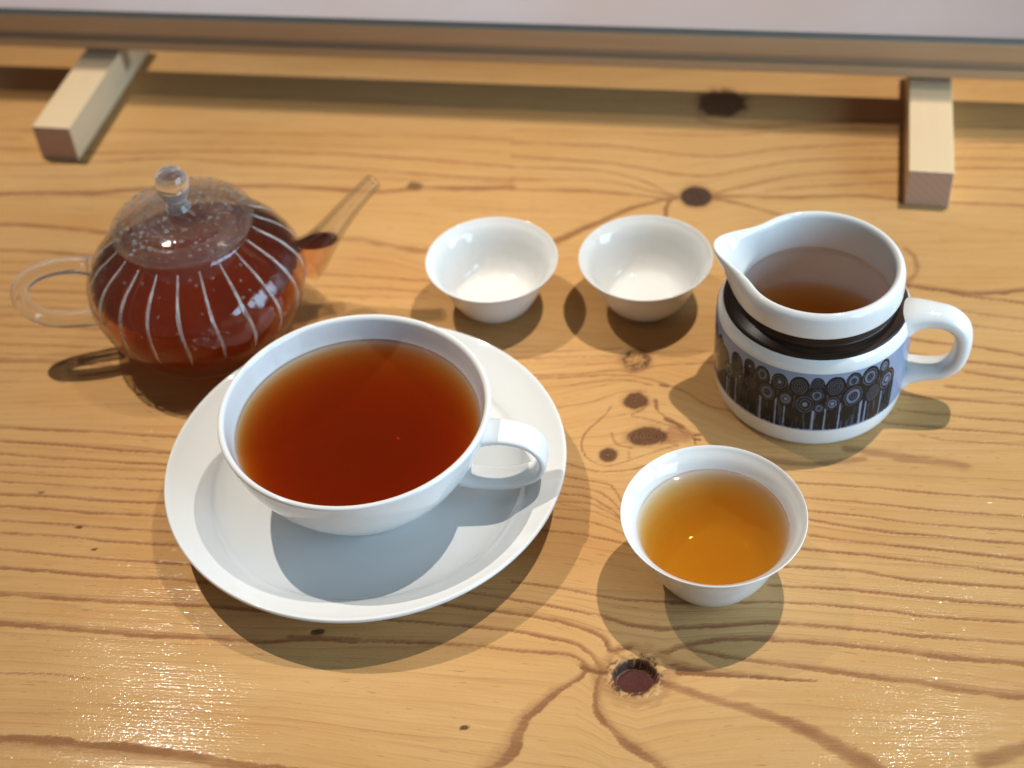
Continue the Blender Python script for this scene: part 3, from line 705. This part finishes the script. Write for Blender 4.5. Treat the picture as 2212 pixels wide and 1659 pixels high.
# slab below the surface sheet
poly = [(-0.62, -0.04), (0.64, -0.04)]
def back_y(x): return pe[1] - (x - pe[0]) * RN[0] / RN[1]
bm = bmesh.new()
vs_ = [bm.verts.new((x, y, -0.006)) for x, y in ((-0.62, -0.04), (0.628, -0.04), (0.628, back_y(0.628)), (-0.62, back_y(-0.62)))]
f = bm.faces.new(vs_); r = bmesh.ops.extrude_face_region(bm, geom=[f])
for v_ in r['geom']:
    if isinstance(v_, bmesh.types.BMVert): v_.co.z = -0.034
bmesh.ops.recalc_face_normals(bm, faces=bm.faces)
me = bpy.data.meshes.new('slab'); bm.to_mesh(me); bm.free()
link('slab', me, table, plain_wood('pine_slab', (0.60, 0.36, 0.15), (0.70, 0.44, 0.19), 'X'))

# floor beyond the table
fl = mesh_np('floor', [(-5, -4, -.72), (5, -4, -.72), (5, 7, -.72), (-5, 7, -.72)], [(0, 1, 2, 3)], False)
link('floor', fl, None, MAT_FLOOR, kind='structure')

# ------------------------------------------------------------------ clear partition on two wooden feet
part = link('table_partition', None, label='clear acrylic table partition in a wooden bottom rail on two block feet', cat='partition')
part.location = (RAIL_C[0], RAIL_C[1], 0); part.rotation_euler = (0, 0, ANG)
LX = 0.62
link('lower_rail', box('lower_rail', -LX, LX, -0.0112, 0.0112, 0.0262, 0.0318, .0008), part, MAT_RAIL)
link('groove_strip', box('groove_strip', -LX + .001, LX - .001, -0.0082, -0.0030, 0.0318, 0.0362, .0), part, MAT_RAIL_DARK)
link('upper_rail', box('upper_rail', -LX, LX, -0.0110, -0.0052, 0.0362, 0.0466, .0010), part, MAT_RAIL)
link('rail_top_strip', box('rail_top_strip', -LX + .001, LX - .001, -0.0102, -0.0054, 0.0466, 0.0474, .0002), part, MAT_TOP_STRIP)  # thin dark strip along the top of the upper rail
link('acrylic_sheet', box('acrylic_sheet', -LX + .002, LX - .002, -0.0050, -0.0020, 0.0364, 0.19, .0003), part, MAT_ACRYLIC)
link('back_rail', box('back_rail', -LX, LX, -0.0018, 0.0112, 0.0318, 0.0335, .0004), part, MAT_RAIL)
FEET = [((-0.2314, 0.6772), 14.0), ((0.2092, 0.5745), 14.2)]
for (fx, fy), ang in FEET:
    a = math.radians(-ang)
    dback = np.array([-math.sin(a), math.cos(a)])
    tr = ((RAIL_C - np.array([fx, fy])) @ RN) / (dback @ RN)      # distance to the rail centre along the foot
    Lh = tr; H = 0.0206
    prof = [(0, 0), (Lh + .028, 0), (Lh + .028, H), (Lh + .0045, H), (Lh + .0040, H - .0135), (Lh - .0040, H - .0135), (Lh - .0045, H), (0, H)]
    me = prism('foot', prof, 0.0213, .0005)
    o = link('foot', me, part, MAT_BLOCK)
    mw = Matrix.Translation((fx, fy, 0.0003)) @ Matrix.Rotation(a, 4, 'Z')
    ml = (Matrix.Translation(part.location) @ Matrix.Rotation(ANG, 4, 'Z')).inverted() @ mw
    o.matrix_local = ml
    tg = link('tongue', box('tongue', -.0104, .0104, Lh - .0036, Lh + .0036, H - .0132, 0.0262, .0003), part, MAT_RAIL_DARK)
    tg.matrix_local = ml

# ------------------------------------------------------------------ saucer and big tea cup
SX, SY = -0.0619, 0.4193
prof = smooth_profile([(0, .0042), (.030, .0042), (.0445, .0040), (.0450, .0012), (.0452, .0003), (.0470, .0003), (.0480, .0020), (.0500, .0043), (.058, .0056), (.066, .0090), (.074, .0136), (.0803, .0180),
                       (.0816, .0194), (.0815, .0204), (.0805, .0205), (.0770, .0184), (.0720, .0155), (.0675, .0129), (.0650, .0112), (.0625, .0092), (.057, .0073), (.048, .0064), (.030, .0060), (0, .0060)], 5)
saucer = link('saucer', lathe('saucer', prof, 160), None, MAT_TEACUP, label='wide white saucer holding the large tea cup', cat='saucer')
saucer.location = (SX, SY, 0.0)

teacup = link('tea_cup', None, label='large white handled tea cup of dark red tea on the saucer', cat='cup')
teacup.location = (-.0622, .4181, 0.0061)
outer = [(0, .0014), (.0220, .0014), (.0255, .0012), (.0262, .0002), (.0275, .0001), (.0284, .0012), (.0290, .0032), (.0330, .0068), (.0385, .0125), (.0440, .0196), (.0485, .0275), (.0517, .0355), (.0534, .0420)]
rim = [(.0537, .0436), (.0532, .0444), (.0522, .0445), (.0512, .0436)]
inner = [(.0506, .0415), (.0490, .0350), (.0458, .0270), (.0410, .0190), (.0350, .0122), (.0270, .0072), (.0180, .0048), (.0090, .0042), (0, .0042)]
PROF_T_IN = smooth_profile(inner, 6) * np.array([1, 1.035])
link('bowl', lathe('bowl', smooth_profile(outer + rim + inner, 6) * np.array([1, 1.035]), 160), teacup, MAT_TEACUP)
az = math.radians(-12)
ca, sa = math.cos(az), math.sin(az)
hp = [(.0500, .0355), (.0545, .0362), (.0610, .0361), (.0680, .0340), (.0728, .0288), (.0738, .0224), (.0706, .0160), (.0636, .0113), (.0555, .0092), (.0460, .0090), (.0390, .0106)]
path = [(r * ca, r * sa, z) for r, z in hp]
rad = [(.0024, .0075), (.0020, .0068), (.0018, .0064), (.0018, .0063), (.0018, .0063), (.0018, .0062), (.0018, .0060), (.0018, .0058), (.0019, .0057), (.0021, .0058), (.0024, .0060)]
link('handle', sweep('handle', path, rad, (-sa, ca, 0), 28, 8, 2.8), teacup, MAT_TEACUP)

def liquid(name, prof_in, level, mat, label, loc, gap=0.00012, segs=128):
    """liquid body that fills the inner profile up to level, with a small meniscus"""
    pr = [(r, z) for r, z in prof_in if z < level - .0004]
    rl = np.interp(level, [z for r, z in prof_in[::-1]], [r for r, z in prof_in[::-1]])
    pts = [(0, level), (rl - .0022, level), (rl - .0011, level + .00012), (rl - .0004, level + .0004), (rl + gap, level + .0008)]
    pts += [(r + (gap if r > 0 else 0), z - gap) for r, z in pr]
    o = link(name, lathe(name, pts, segs), None, mat, label=label, cat='tea')
    o.location = loc; return o

MAT_TEA_RED = tea_open('strong_black_tea', (0.868, 0.545, 0.0), 205, (1.0, .27, .0), 26)
liquid('red_tea', PROF_T_IN, 0.0414 - .0061, MAT_TEA_RED, 'dark red-brown tea filling the large handled tea cup', teacup.location)

# ------------------------------------------------------------------ three small handleless cups
def small_cup_mesh(R, H):
    o = [(0, .04), (.40, .04), (.445, .035), (.460, .003), (.490, .0), (.515, .018), (.550, .055), (.622, .16), (.705, .34), (.778, .56), (.842, .76), (.905, .90), (.965, .968), (1.0, .995)]
    rm = [(1.003, 1.006), (.995, 1.010), (.975, .995)]
    i = [(.950, .965), (.880, .885), (.808, .745), (.742, .55), (.668, .345), (.565, .19), (.44, .125), (.25, .105), (0, .10)]
    s = lambda L: [(r * R, z * H) for r, z in L]
    return lathe('small_cup', smooth_profile(s(o) + s(rm) + s(i), 6), 128), smooth_profile(s(i), 6)
me_small, _ = small_cup_mesh(.0302, .0262)
me_big, prof_c = small_cup_mesh(.0346, .0338)
GROUP = 'small white handleless tea cups'
c1 = link('small_cup', me_small, None, MAT_CUP, label='empty small white cup between the glass teapot and the other empty cup', cat='cup', group=GROUP)
c1.location = (-.0044, .5312, .0002)
c2 = c1.copy(); C.objects.link(c2); c2["label"] = 'empty small white cup right beside the spout of the patterned jug'
c2.location = (.0651, .5231, .0002); c2.rotation_euler = (0, 0, 1.1)
c3 = link('small_cup', me_big, None, MAT_CUP, label='small white cup filled with amber tea in front of the patterned jug', cat='cup', group=GROUP)
c3.location = (.0707, .3628, .0002)
MAT_TEA_AMBER = tea_open('pale_amber_tea', (0.925, 0.655, 0.0), 86, (1.0, .44, .03), 28)
liquid('amber_tea', prof_c, .0264, MAT_TEA_AMBER, 'golden amber tea in the small front cup', c3.location)

# ------------------------------------------------------------------ patterned creamer jug
JX, JY = .1280, .4618
JS = 1.035
jug = link('creamer_jug', None, label='white stoneware jug with a dark ring and tree pattern band, half full of tea', cat='jug')
jug.location = (JX, JY, 0.0002)
SPA = math.radians(160)
jo = [(0, .0022), (.030, .0022), (.0350, .0018), (.0362, .0002), (.0378, .0002), (.0390, .0016), (.0398, .0050), (.0403, .0100), (.0405, .0200), (.0405, .0320), (.0403, .0390), (.0396, .0432), (.0378, .0466), (.0352, .0482), (.0338, .0488),
      (.0328, .0494), (.0326, .0512), (.0328, .0532), (.0336, .0540), (.0346, .0546), (.0349, .0562), (.0349, .0600), (.0345, .0630)]
jr = [(.0337, .0646), (.0325, .0654), (.0314, .0651), (.0307, .0640)]
ji = [(.0304, .0622), (.0304, .0570), (.0305, .0505), (.0310, .0478), (.0332, .0452), (.0348, .0405), (.0352, .0300), (.0350, .0150), (.0335, .0078), (.0290, .0050), (.0150, .0044), (0, .0044)]
PROF_J_IN = smooth_profile(ji, 5)
jo, jr, ji = [[(r, z * JS) for r, z in L] for L in (jo, jr, ji)]
PROF_J_IN = smooth_profile(ji, 5)
jp = smooth_profile(jo + jr + ji, 5)
def spout_fn(r, z, a):
    d = (a - SPA + math.pi) % (2 * math.pi) - math.pi
    h = max(0.0, min(1.0, (z / JS - .0500) / .0154)); h = h ** 1.6
    if r < .033 and z / JS < .0535: h = 0.0
    g = math.exp(-(d / .30) ** 2) * .0094 + math.exp(-(d / .62) ** 2) * .0012
    dent = -.0010 * math.exp(-((abs(d) - .62) / .22) ** 2)
    return r + h * (g + dent)
jb = lathe('jug_body', jp, 256, spout_fn)
co = np.empty(len(jb.vertices) * 3, np.float32); jb.vertices.foreach_get('co', co); co = co.reshape(-1, 3)
rr_ = np.hypot(co[:, 0], co[:, 1]); da = (np.arctan2(co[:, 1], co[:, 0]) - SPA + np.pi) % (2 * np.pi) - np.pi
co[:, 2] += np.exp(-(da / .42) ** 2) * .0022 * np.clip((co[:, 2] / JS - .056) / .009, 0, 1) * np.clip((rr_ - .027) / .004, 0, 1)
jb.vertices.foreach_set('co', co.ravel()); jb.update()
# brown glazed neck is a second material on the body
def brown_glaze():
    t = NT('brown_neck_glaze'); tc = t.n('ShaderNodeTexCoord').outputs['Object']
    sp_ = t.n('ShaderNodeSeparateXYZ'); t.t.links.new(tc, sp_.inputs[0])
    an = t.math('ARCTAN2', sp_.outputs[1], sp_.outputs[0])
    f = t.noise(t.vec(t.math('MULTIPLY', an, 2.0), t.math('MULTIPLY', sp_.outputs[2], 1800.0)), 1.0, 3, .6)
    c = t.mix(t.ramp(f, [(.35, 0.), (.75, 1.)]), (0.014, 0.008, 0.006), (0.060, 0.030, 0.017))
    p = t.n('ShaderNodeBsdfPrincipled', inp={'Base Color': c, 'Roughness': .28, 'IOR': 1.33}); return t.surf(p.outputs[0])
link('body', jb, jug, MAT_STONE); jb.materials.append(brown_glaze())
mi = np.zeros(len(jb.polygons), np.int32)
for i, p in enumerate(jb.polygons):
    z = p.center.z / JS; r = math.hypot(p.center.x, p.center.y)
    if .0466 < z < .0542 and r > .0318 and p.normal.x * p.center.x + p.normal.y * p.center.y > -0.01: mi[i] = 1
jb.polygons.foreach_set('material_index', mi); jb.update()

# printed band: thin transfer wrapped round the body; ink laid out as circles on trunks
def jug_radius(z):
    pr = smooth_profile(jo, 5); pr = pr[pr[:, 1] > .004]; return np.interp(z, pr[:, 1], pr[:, 0])
CIRC = [(-163.1, 29.4, 4.1), (-157.6, 24.4, 3.6), (-150.4, 33.1, 3.6), (-140.3, 35.3, 2.9), (-131.4, 34.6, 3.4), (-120.5, 34.0, 3.5), (-109.1, 33.6, 4.2), (-99.0, 35.6, 2.8), (-88.8, 33.9, 4.3), (-78.3, 35.6, 3.4), (-67.8, 35.0, 4.3), (-57.7, 37.0, 2.8),
 (-147.2, 26.4, 3.0), (-139.0, 27.2, 3.3), (-127.6, 26.4, 4.2), (-116.3, 25.9, 3.4), (-105.2, 24.4, 4.2), (-98.8, 29.6, 3.2), (-97.0, 22.6, 2.3), (-89.7, 25.0, 3.3), (-77.6, 27.2, 5.2), (-64.2, 25.2, 4.0), (-54.3, 28.6, 4.6)]
th = -169.0
while th > -335:                      # the same planting carries on round the far side
    CIRC.append((th, 32 + 3 * random.random(), 2.8 + 1.6 * random.random())); CIRC.append((th - 4, 24.5 + 2 * random.random(), 2.8 + 1.8 * random.random())); th -= 8.5 + 2 * random.random()
GAPS = [-159, -156.7, -150.3, -131.5, -121.8, -116.5, -100.1, -93.2, -84.9, -71.9, -68.5, -57.5] + [-175 - 11 * k for k in range(14)]
def printed_band():
    na, nz = 1500, 150
    a = np.radians(np.linspace(-338, -24, na)); z = np.linspace(10.3, 41.2, nz)
    A, Zm = np.meshgrid(a, z)
    S = A * 40.5                                            # arc length in mm
    ink = np.zeros_like(A)
    wb = (lattice_noise(S, Zm, 1.3, 1.3, 41) - .5)
    wb2 = (lattice_noise(S, Zm, .5, .5, 42) - .5)
    # trunks
    streak = lattice_noise(S, Zm, 3.2, .16, 43) * .6 + lattice_noise(S, Zm, 1.4, .1, 44) * .4
    trunk = np.where(streak > .66, .84, 1.0)
    deg = np.degrees(A)
    for i, g in enumerate(GAPS):
        wd = .42 if i % 3 else .8
        trunk = np.where((np.abs(deg - g) * .707 < wd * .62 + wb2 * .2) & (Zm < 25.5), .08, trunk)
    top = 24.0 + 3.0 * lattice_noise(S, 0 * S, .12, 1, 45)
    for (d, zc, r) in CIRC: top = np.where(np.abs(S - math.radians(d) * 40.5) < r * 1.05, np.maximum(top, zc + .5), top)
    ink = np.where((Zm < top) & (deg < -47.3), trunk, 0)
    ink = np.where(Zm < 10.9 + wb * .8, 0, ink)
    # canopies, back ones first
    for j, (d, zc, r) in enumerate(sorted(CIRC, key=lambda c: -c[1])):
        rad = np.hypot((S - math.radians(d) * 40.5), (Zm - zc - .6) * .80) + wb * .20
        q = rad / r
        ph = (j * 0.37) % 1
        per = r / (3.6 + (j % 3))
        ln = .5 + .5 * np.cos(2 * np.pi * ((rad + wb2 * .5) / per + ph))
        v = np.where(ln > .86, .62, 1.0)
        if j % 2 == 0: v = np.where((q > .40) & (q < .56), .45, v)
        if j % 3 == 0: v = np.where(q < .22, .30, v)
        v = np.where(q > .84, 1.0, v)
        ink = np.where((q < 1) & (deg < -46.6), v, ink)
    Rz = np.interp(z, z, [jug_radius(k / 1000. * JS) for k in z]) + .00012
    Rr = np.repeat(Rz[:, None], na, 1)
    me = quad_grid_mesh('printed_band', Rr * np.cos(A), Rr * np.sin(A), Zm / 1000 * JS)
    at = me.attributes.new('ink', 'FLOAT', 'POINT'); at.data.foreach_set('value', ink.astype(np.float32).ravel())
    return me
def band_mat():
    t = NT('transfer_print'); ink = t.attr('ink')
    tc = t.n('ShaderNodeTexCoord').outputs['Object']; f = t.noise(tc, 900, 2); f2 = t.noise(tc, 90, 2)
    ground = t.mix(f2, (0.20, 0.25, 0.36), (0.27, 0.32, 0.44))
    dk = t.mix(f, (0.008, 0.009, 0.009), (0.020, 0.020, 0.020))
    c = t.mix(ink, ground, dk)
    p = t.n('ShaderNodeBsdfPrincipled', inp={'Base Color': c, 'Roughness': .12, 'IOR': 1.27}); return t.surf(p.outputs[0])
link('printed_band', printed_band(), jug, band_mat())
az = math.radians(-19); ca, sa = math.cos(az), math.sin(az)
hp = [(.0370, .0425), (.0410, .0445), (.0470, .0455), (.0540, .0448), (.0595, .0405), (.0612, .0330), (.0598, .0240), (.0550, .0185), (.0480, .0165), (.0420, .0150), (.0380, .0130)]
rad = [(.0062, .0105), (.0050, .0082), (.0042, .0066), (.0040, .0060), (.0038, .0058), (.0036, .0057), (.0036, .0057), (.0036, .0058), (.0038, .0062), (.0046, .0074), (.0058, .0090)]
link('handle', sweep('handle', [(r * ca, r * sa, z) for r, z in [(r, z * JS) for r, z in hp]], rad, (-sa, ca, 0), 28, 8, 2.4), jug, MAT_STONE)
MAT_TEA_JUG = tea_open('brown_amber_tea', (0.90, 0.62, 0.0), 75, (1.0, .42, .05), 14)
liquid('jug_tea', PROF_J_IN, .0262, MAT_TEA_JUG, 'brown amber tea inside the patterned jug', jug.location)

# ------------------------------------------------------------------ glass teapot
PX, PY = -.1380, .5300
pot = link('glass_teapot', None, label='round ribbed clear glass teapot full of red tea', cat='teapot')
pot.location = (PX, PY, .0002)
NL = 20
def lobes(r, z, a):
    k = sstep(.0105, .020, z) * (1 - sstep(.0535, .0590, z))
    return r - (r / .049) * .0009 * float(k) * (1 - abs(math.sin(NL * a / 2 + .15))) ** 2.6 + (r / .049) * .0003 * float(k)
po = [(0, .0012), (.026, .0012), (.0300, .0002), (.0335, .0003), (.0362, .0022), (.0400, .0070), (.0446, .0150), (.0478, .0235), (.0490, .0310), (.0481, .0380), (.0450, .0442), (.0400, .0498), (.0340, .0542), (.0299, .0572), (.0286, .0598), (.0288, .0622), (.0292, .0632)]
prm = [(.0287, .0638), (.0278, .0632)]
pi_ = [(.0271, .0600), (.0285, .0563), (.0330, .0528), (.0388, .0484), (.0437, .0431), (.0466, .0375), (.0475, .0310), (.0463, .0240), (.0430, .0160), (.0375, .0092), (.0290, .0060), (.0150, .0054), (0, .0054)]
PROF_P_IN = smooth_profile(pi_, 5)
TL = .0375                                        # tea level in the pot
shell = [q for q in smooth_profile(po + prm, 5)]
inn = [tuple(q) for q in PROF_P_IN if q[1] > TL + .0003]
rl = float(np.interp(TL, PROF_P_IN[::-1, 1], PROF_P_IN[::-1, 0]))
pb_ = lathe('body', [tuple(q) for q in shell] + inn + [(rl, TL)], 480, lobes)
# normals of the open shell must point out of the glass: outwards outside, inwards on the inner wall
bm = bmesh.new(); bm.from_mesh(pb_)
ref = max(bm.faces, key=lambda f: math.hypot(*f.calc_center_median()[:2]))
c_ = ref.calc_center_median()
if ref.normal.x * c_.x + ref.normal.y * c_.y < 0: bmesh.ops.reverse_faces(bm, faces=bm.faces)
bm.to_mesh(pb_); bm.free(); pb_.polygons.foreach_set('use_smooth', [True] * len(pb_.polygons))
link('body', pb_, pot, MAT_WALL)
so_ = smooth_profile(po, 5)
for k in range(NL):                               # thin ribs down the belly, coloured pale like the reflection in each crease
    a = (2 * math.pi * k - .30) / NL
    zz = [.0575, .0540, .0500, .0450, .0400, .0345, .0290, .0235, .0195]
    mk = so_[:, 1] > .012
    pth = []
    for z in zz:
        r = float(np.interp(z, so_[mk, 1], so_[mk, 0])); r = lobes(r, z, a) + .00005
        aa = a + .035 * math.sin((z - .0175) / .0387 * math.pi * 2) * .5
        pth.append((r * math.cos(aa), r * math.sin(aa), z))
    w = [(.0003, .0003), (.00042, .0005), (.0005, .0006), (.0005, .00065), (.0005, .00065), (.0005, .00062), (.00045, .0006), (.00035, .00045), (.0001, .0001)]
    w = [(x * .85, y * (.95 + .45 * random.random())) for x, y in w]
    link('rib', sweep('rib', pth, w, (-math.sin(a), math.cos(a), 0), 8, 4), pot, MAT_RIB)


lid_p = smooth_profile([(0, .0708), (.008, .0707), (.018, .0696), (.0255, .0674), (.0300, .0651), (.0316, .0637), (.0316, .0630), (.0306, .0634), (.0270, .0652), (.0236, .0664), (.0230, .0650), (.0226, .0560), (.0220, .0470), (.0213, .0464), (.0207, .0472), (.0212, .0560), (.0215, .0650), (.0208, .0674), (.0150, .0688), (.006, .0694), (0, .0694)], 5)
lid = link('lid', lathe('lid', lid_p, 160), pot, MAT_LID)
kn_p = smooth_profile([(0, .0704), (.0050, .0708), (.0052, .0716), (.0042, .0735), (.0042, .0755), (.0058, .0785), (.0070, .0825), (.0068, .0865), (.0052, .0898), (.0026, .0914), (0, .0916)], 6)
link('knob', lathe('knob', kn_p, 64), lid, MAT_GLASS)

az = math.radians(187); ca, sa = math.cos(az), math.sin(az)
hp = [(.0440, .0470), (.0500, .0488), (.0600, .0497), (.0700, .0472), (.0770, .0410), (.0780, .0325), (.0735, .0248), (.0650, .0200), (.0560, .0185), (.0450, .0178)]
rad = [(.0044, .0044), (.0037, .0037), (.0038, .0038), (.0038, .0038), (.0038, .0038), (.0038, .0038), (.0038, .0038), (.0038, .0038), (.0039, .0039), (.0044, .0044)]
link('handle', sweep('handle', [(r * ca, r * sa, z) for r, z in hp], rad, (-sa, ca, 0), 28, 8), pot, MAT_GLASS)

def tube_mesh(name, path, ro, ri, side, segs=40, sub=8, bottom_open=True, cut=None):
    P = catmull(path, sub); n = len(P)
    Ro = catmull([(a, 0) for a in ro], sub)[:, 0]; Ri = catmull([(a, 0) for a in ri], sub)[:, 0]
    side = np.array(side, float); verts = []; faces = []
    def ringpts(i, R):
        t = P[min(i + 1, n - 1)] - P[max(i - 1, 0)]; t /= np.linalg.norm(t)
        nrm = np.cross(side, t)
        return [P[i] + R * (nrm * math.cos(2 * math.pi * k / segs) + side * math.sin(2 * math.pi * k / segs)) for k in range(segs)]
    seq = [ringpts(i, Ro[i]) for i in range(n)]
    t = P[-1] - P[-2]; t /= np.linalg.norm(t)
    mid = [(np.array(a) + np.array(b)) / 2 + t * .0006 for a, b in zip(ringpts(n - 1, Ro[-1]), ringpts(n - 1, Ri[-1]))]
    if ri is not None and bottom_open:
        seq += [mid] + [ringpts(i, Ri[i]) for i in range(n - 1, -1, -1)]
    for rg in seq: verts += rg
    m = len(seq)
    loop = m if bottom_open else m - 1
    for i in range(loop):
        for k in range(segs):
            k2 = (k + 1) % segs; j = (i + 1) % m
            if cut and i >= n and j < m and sum(verts[q][2] for q in (i * segs + k, i * segs + k2, j * segs + k2, j * segs + k)) / 4 < cut: continue
            faces.append((i * segs + k, i * segs + k2, j * segs + k2, j * segs + k))
    if not bottom_open:
        faces.append(tuple(range(segs))[::-1]); faces.append(tuple(range((m - 1) * segs, m * segs)))
    me = mesh_np(name, verts, faces)
    bm = bmesh.new(); bm.from_mesh(me); bmesh.ops.recalc_face_normals(bm, faces=bm.faces); bm.to_mesh(me); bm.free()
    me.polygons.foreach_set('use_smooth', [True] * len(me.polygons)); me.update(); return me
az = math.radians(11); ca, sa = math.cos(az), math.sin(az)
sp_path = [(.0475, .0285), (.0520, .0310), (.0570, .0355), (.0640, .0430), (.0720, .0515), (.0800, .0590), (.0858, .0640)]
sp3 = [(r * ca, r * sa, z) for r, z in sp_path]
ro = [.0118, .0100, .0078, .0061, .0050, .0043, .0040]
link('spout', tube_mesh('spout', sp3, ro, [x - .0013 for x in ro], (-sa, ca, 0), cut=TL), pot, MAT_WALL)

MAT_TEA_POT = tea_glass('red_tea_in_glass', (0.955, 0.34, 0.0), 50, (1.0, .22, .02), 20)
tl = TL
def tea_lobes(r, z, a): return lobes(r, z, a)
pr = [tuple(q) for q in PROF_P_IN if q[1] < tl - .0003]
tme = lathe('pot_tea', [(0, tl), (rl * .5, tl), (rl - .0004, tl), (rl, tl)] + pr, 480, tea_lobes)
plug = tube_mesh('plug', [(.0440 * ca, .0440 * sa, .0265)] + sp3[:5], [.0070] + [x - .0013 for x in ro[:5]], [0] * 6, (-sa, ca, 0), 32, 8, False)
bm = bmesh.new(); bm.from_mesh(plug)
bmesh.ops.bisect_plane(bm, geom=list(bm.verts) + list(bm.edges) + list(bm.faces), plane_co=(0, 0, tl), plane_no=(0, 0, 1), clear_outer=True)
bmesh.ops.holes_fill(bm, edges=[e for e in bm.edges if e.is_boundary]); bmesh.ops.recalc_face_normals(bm, faces=bm.faces)
bm2 = bmesh.new(); bm2.from_mesh(tme)
bm.to_mesh(plug); bm.free(); bm2.from_mesh(plug); bm2.to_mesh(tme); bm2.free()
tme.polygons.foreach_set('use_smooth', [True] * len(tme.polygons))
at = tme.attributes.new('air', 'FLOAT', 'FACE')
at.data.foreach_set('value', [1.0 if (p.normal.z > .9 and p.center.z > tl - .0004) else 0.0 for p in tme.polygons])
for p in tme.polygons:
    if p.normal.z > .9 and p.center.z > tl - .0004: p.use_smooth = False
pt = link('pot_tea', tme, None, MAT_TEA_POT, label='deep red tea inside the ribbed glass teapot', cat='tea'); pt.location = pot.location

# condensation beads on lid and shoulder
bm = bmesh.new()
lp = lid_p[:26]
for k in range(330):
    a = random.uniform(0, 2 * math.pi); r = .030 * math.sqrt(random.random())
    z = float(np.interp(r, lp[:, 0], lp[:, 1])); R = random.choice((.0003, .0004, .0004, .0006, .0009))
    bmesh.ops.create_icosphere(bm, subdivisions=2, radius=R, matrix=Matrix.Translation((r * math.cos(a), r * math.sin(a), z)) @ Matrix.Diagonal((1, 1, .55, 1)))
so_ = smooth_profile(po, 5)
for k in range(110):
    a = random.uniform(math.radians(200), math.radians(360)); z = random.uniform(.028, .056)
    m_ = (so_[:, 1] > .02); r = float(np.interp(z, so_[m_, 1], so_[m_, 0])); r = lobes(r, z, a)
    R = random.choice((.00025, .0003, .0004, .0005, .0007))
    bmesh.ops.create_icosphere(bm, subdivisions=2, radius=R, matrix=Matrix.Translation((r * math.cos(a), r * math.sin(a), z)))
me = bpy.data.meshes.new('water_droplets'); bm.to_mesh(me); bm.free(); me.polygons.foreach_set('use_smooth', [True] * len(me.polygons))
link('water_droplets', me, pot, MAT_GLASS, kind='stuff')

# let light that the solid glass handle, spout and knob bend reach the table top
for o in bpy.data.objects:
    if o.type == 'MESH' and o.name.split('.')[0] == 'tabletop': o.cycles.is_caustics_receiver = True
    if o.type == 'LIGHT' and o.name.startswith('ceiling_spot'): o.data.cycles.is_caustics_light = True
for o in list(pot.children) + list(lid.children):
    if o.name.split('.')[0] in ('handle', 'knob'): o.cycles.is_caustics_caster = True
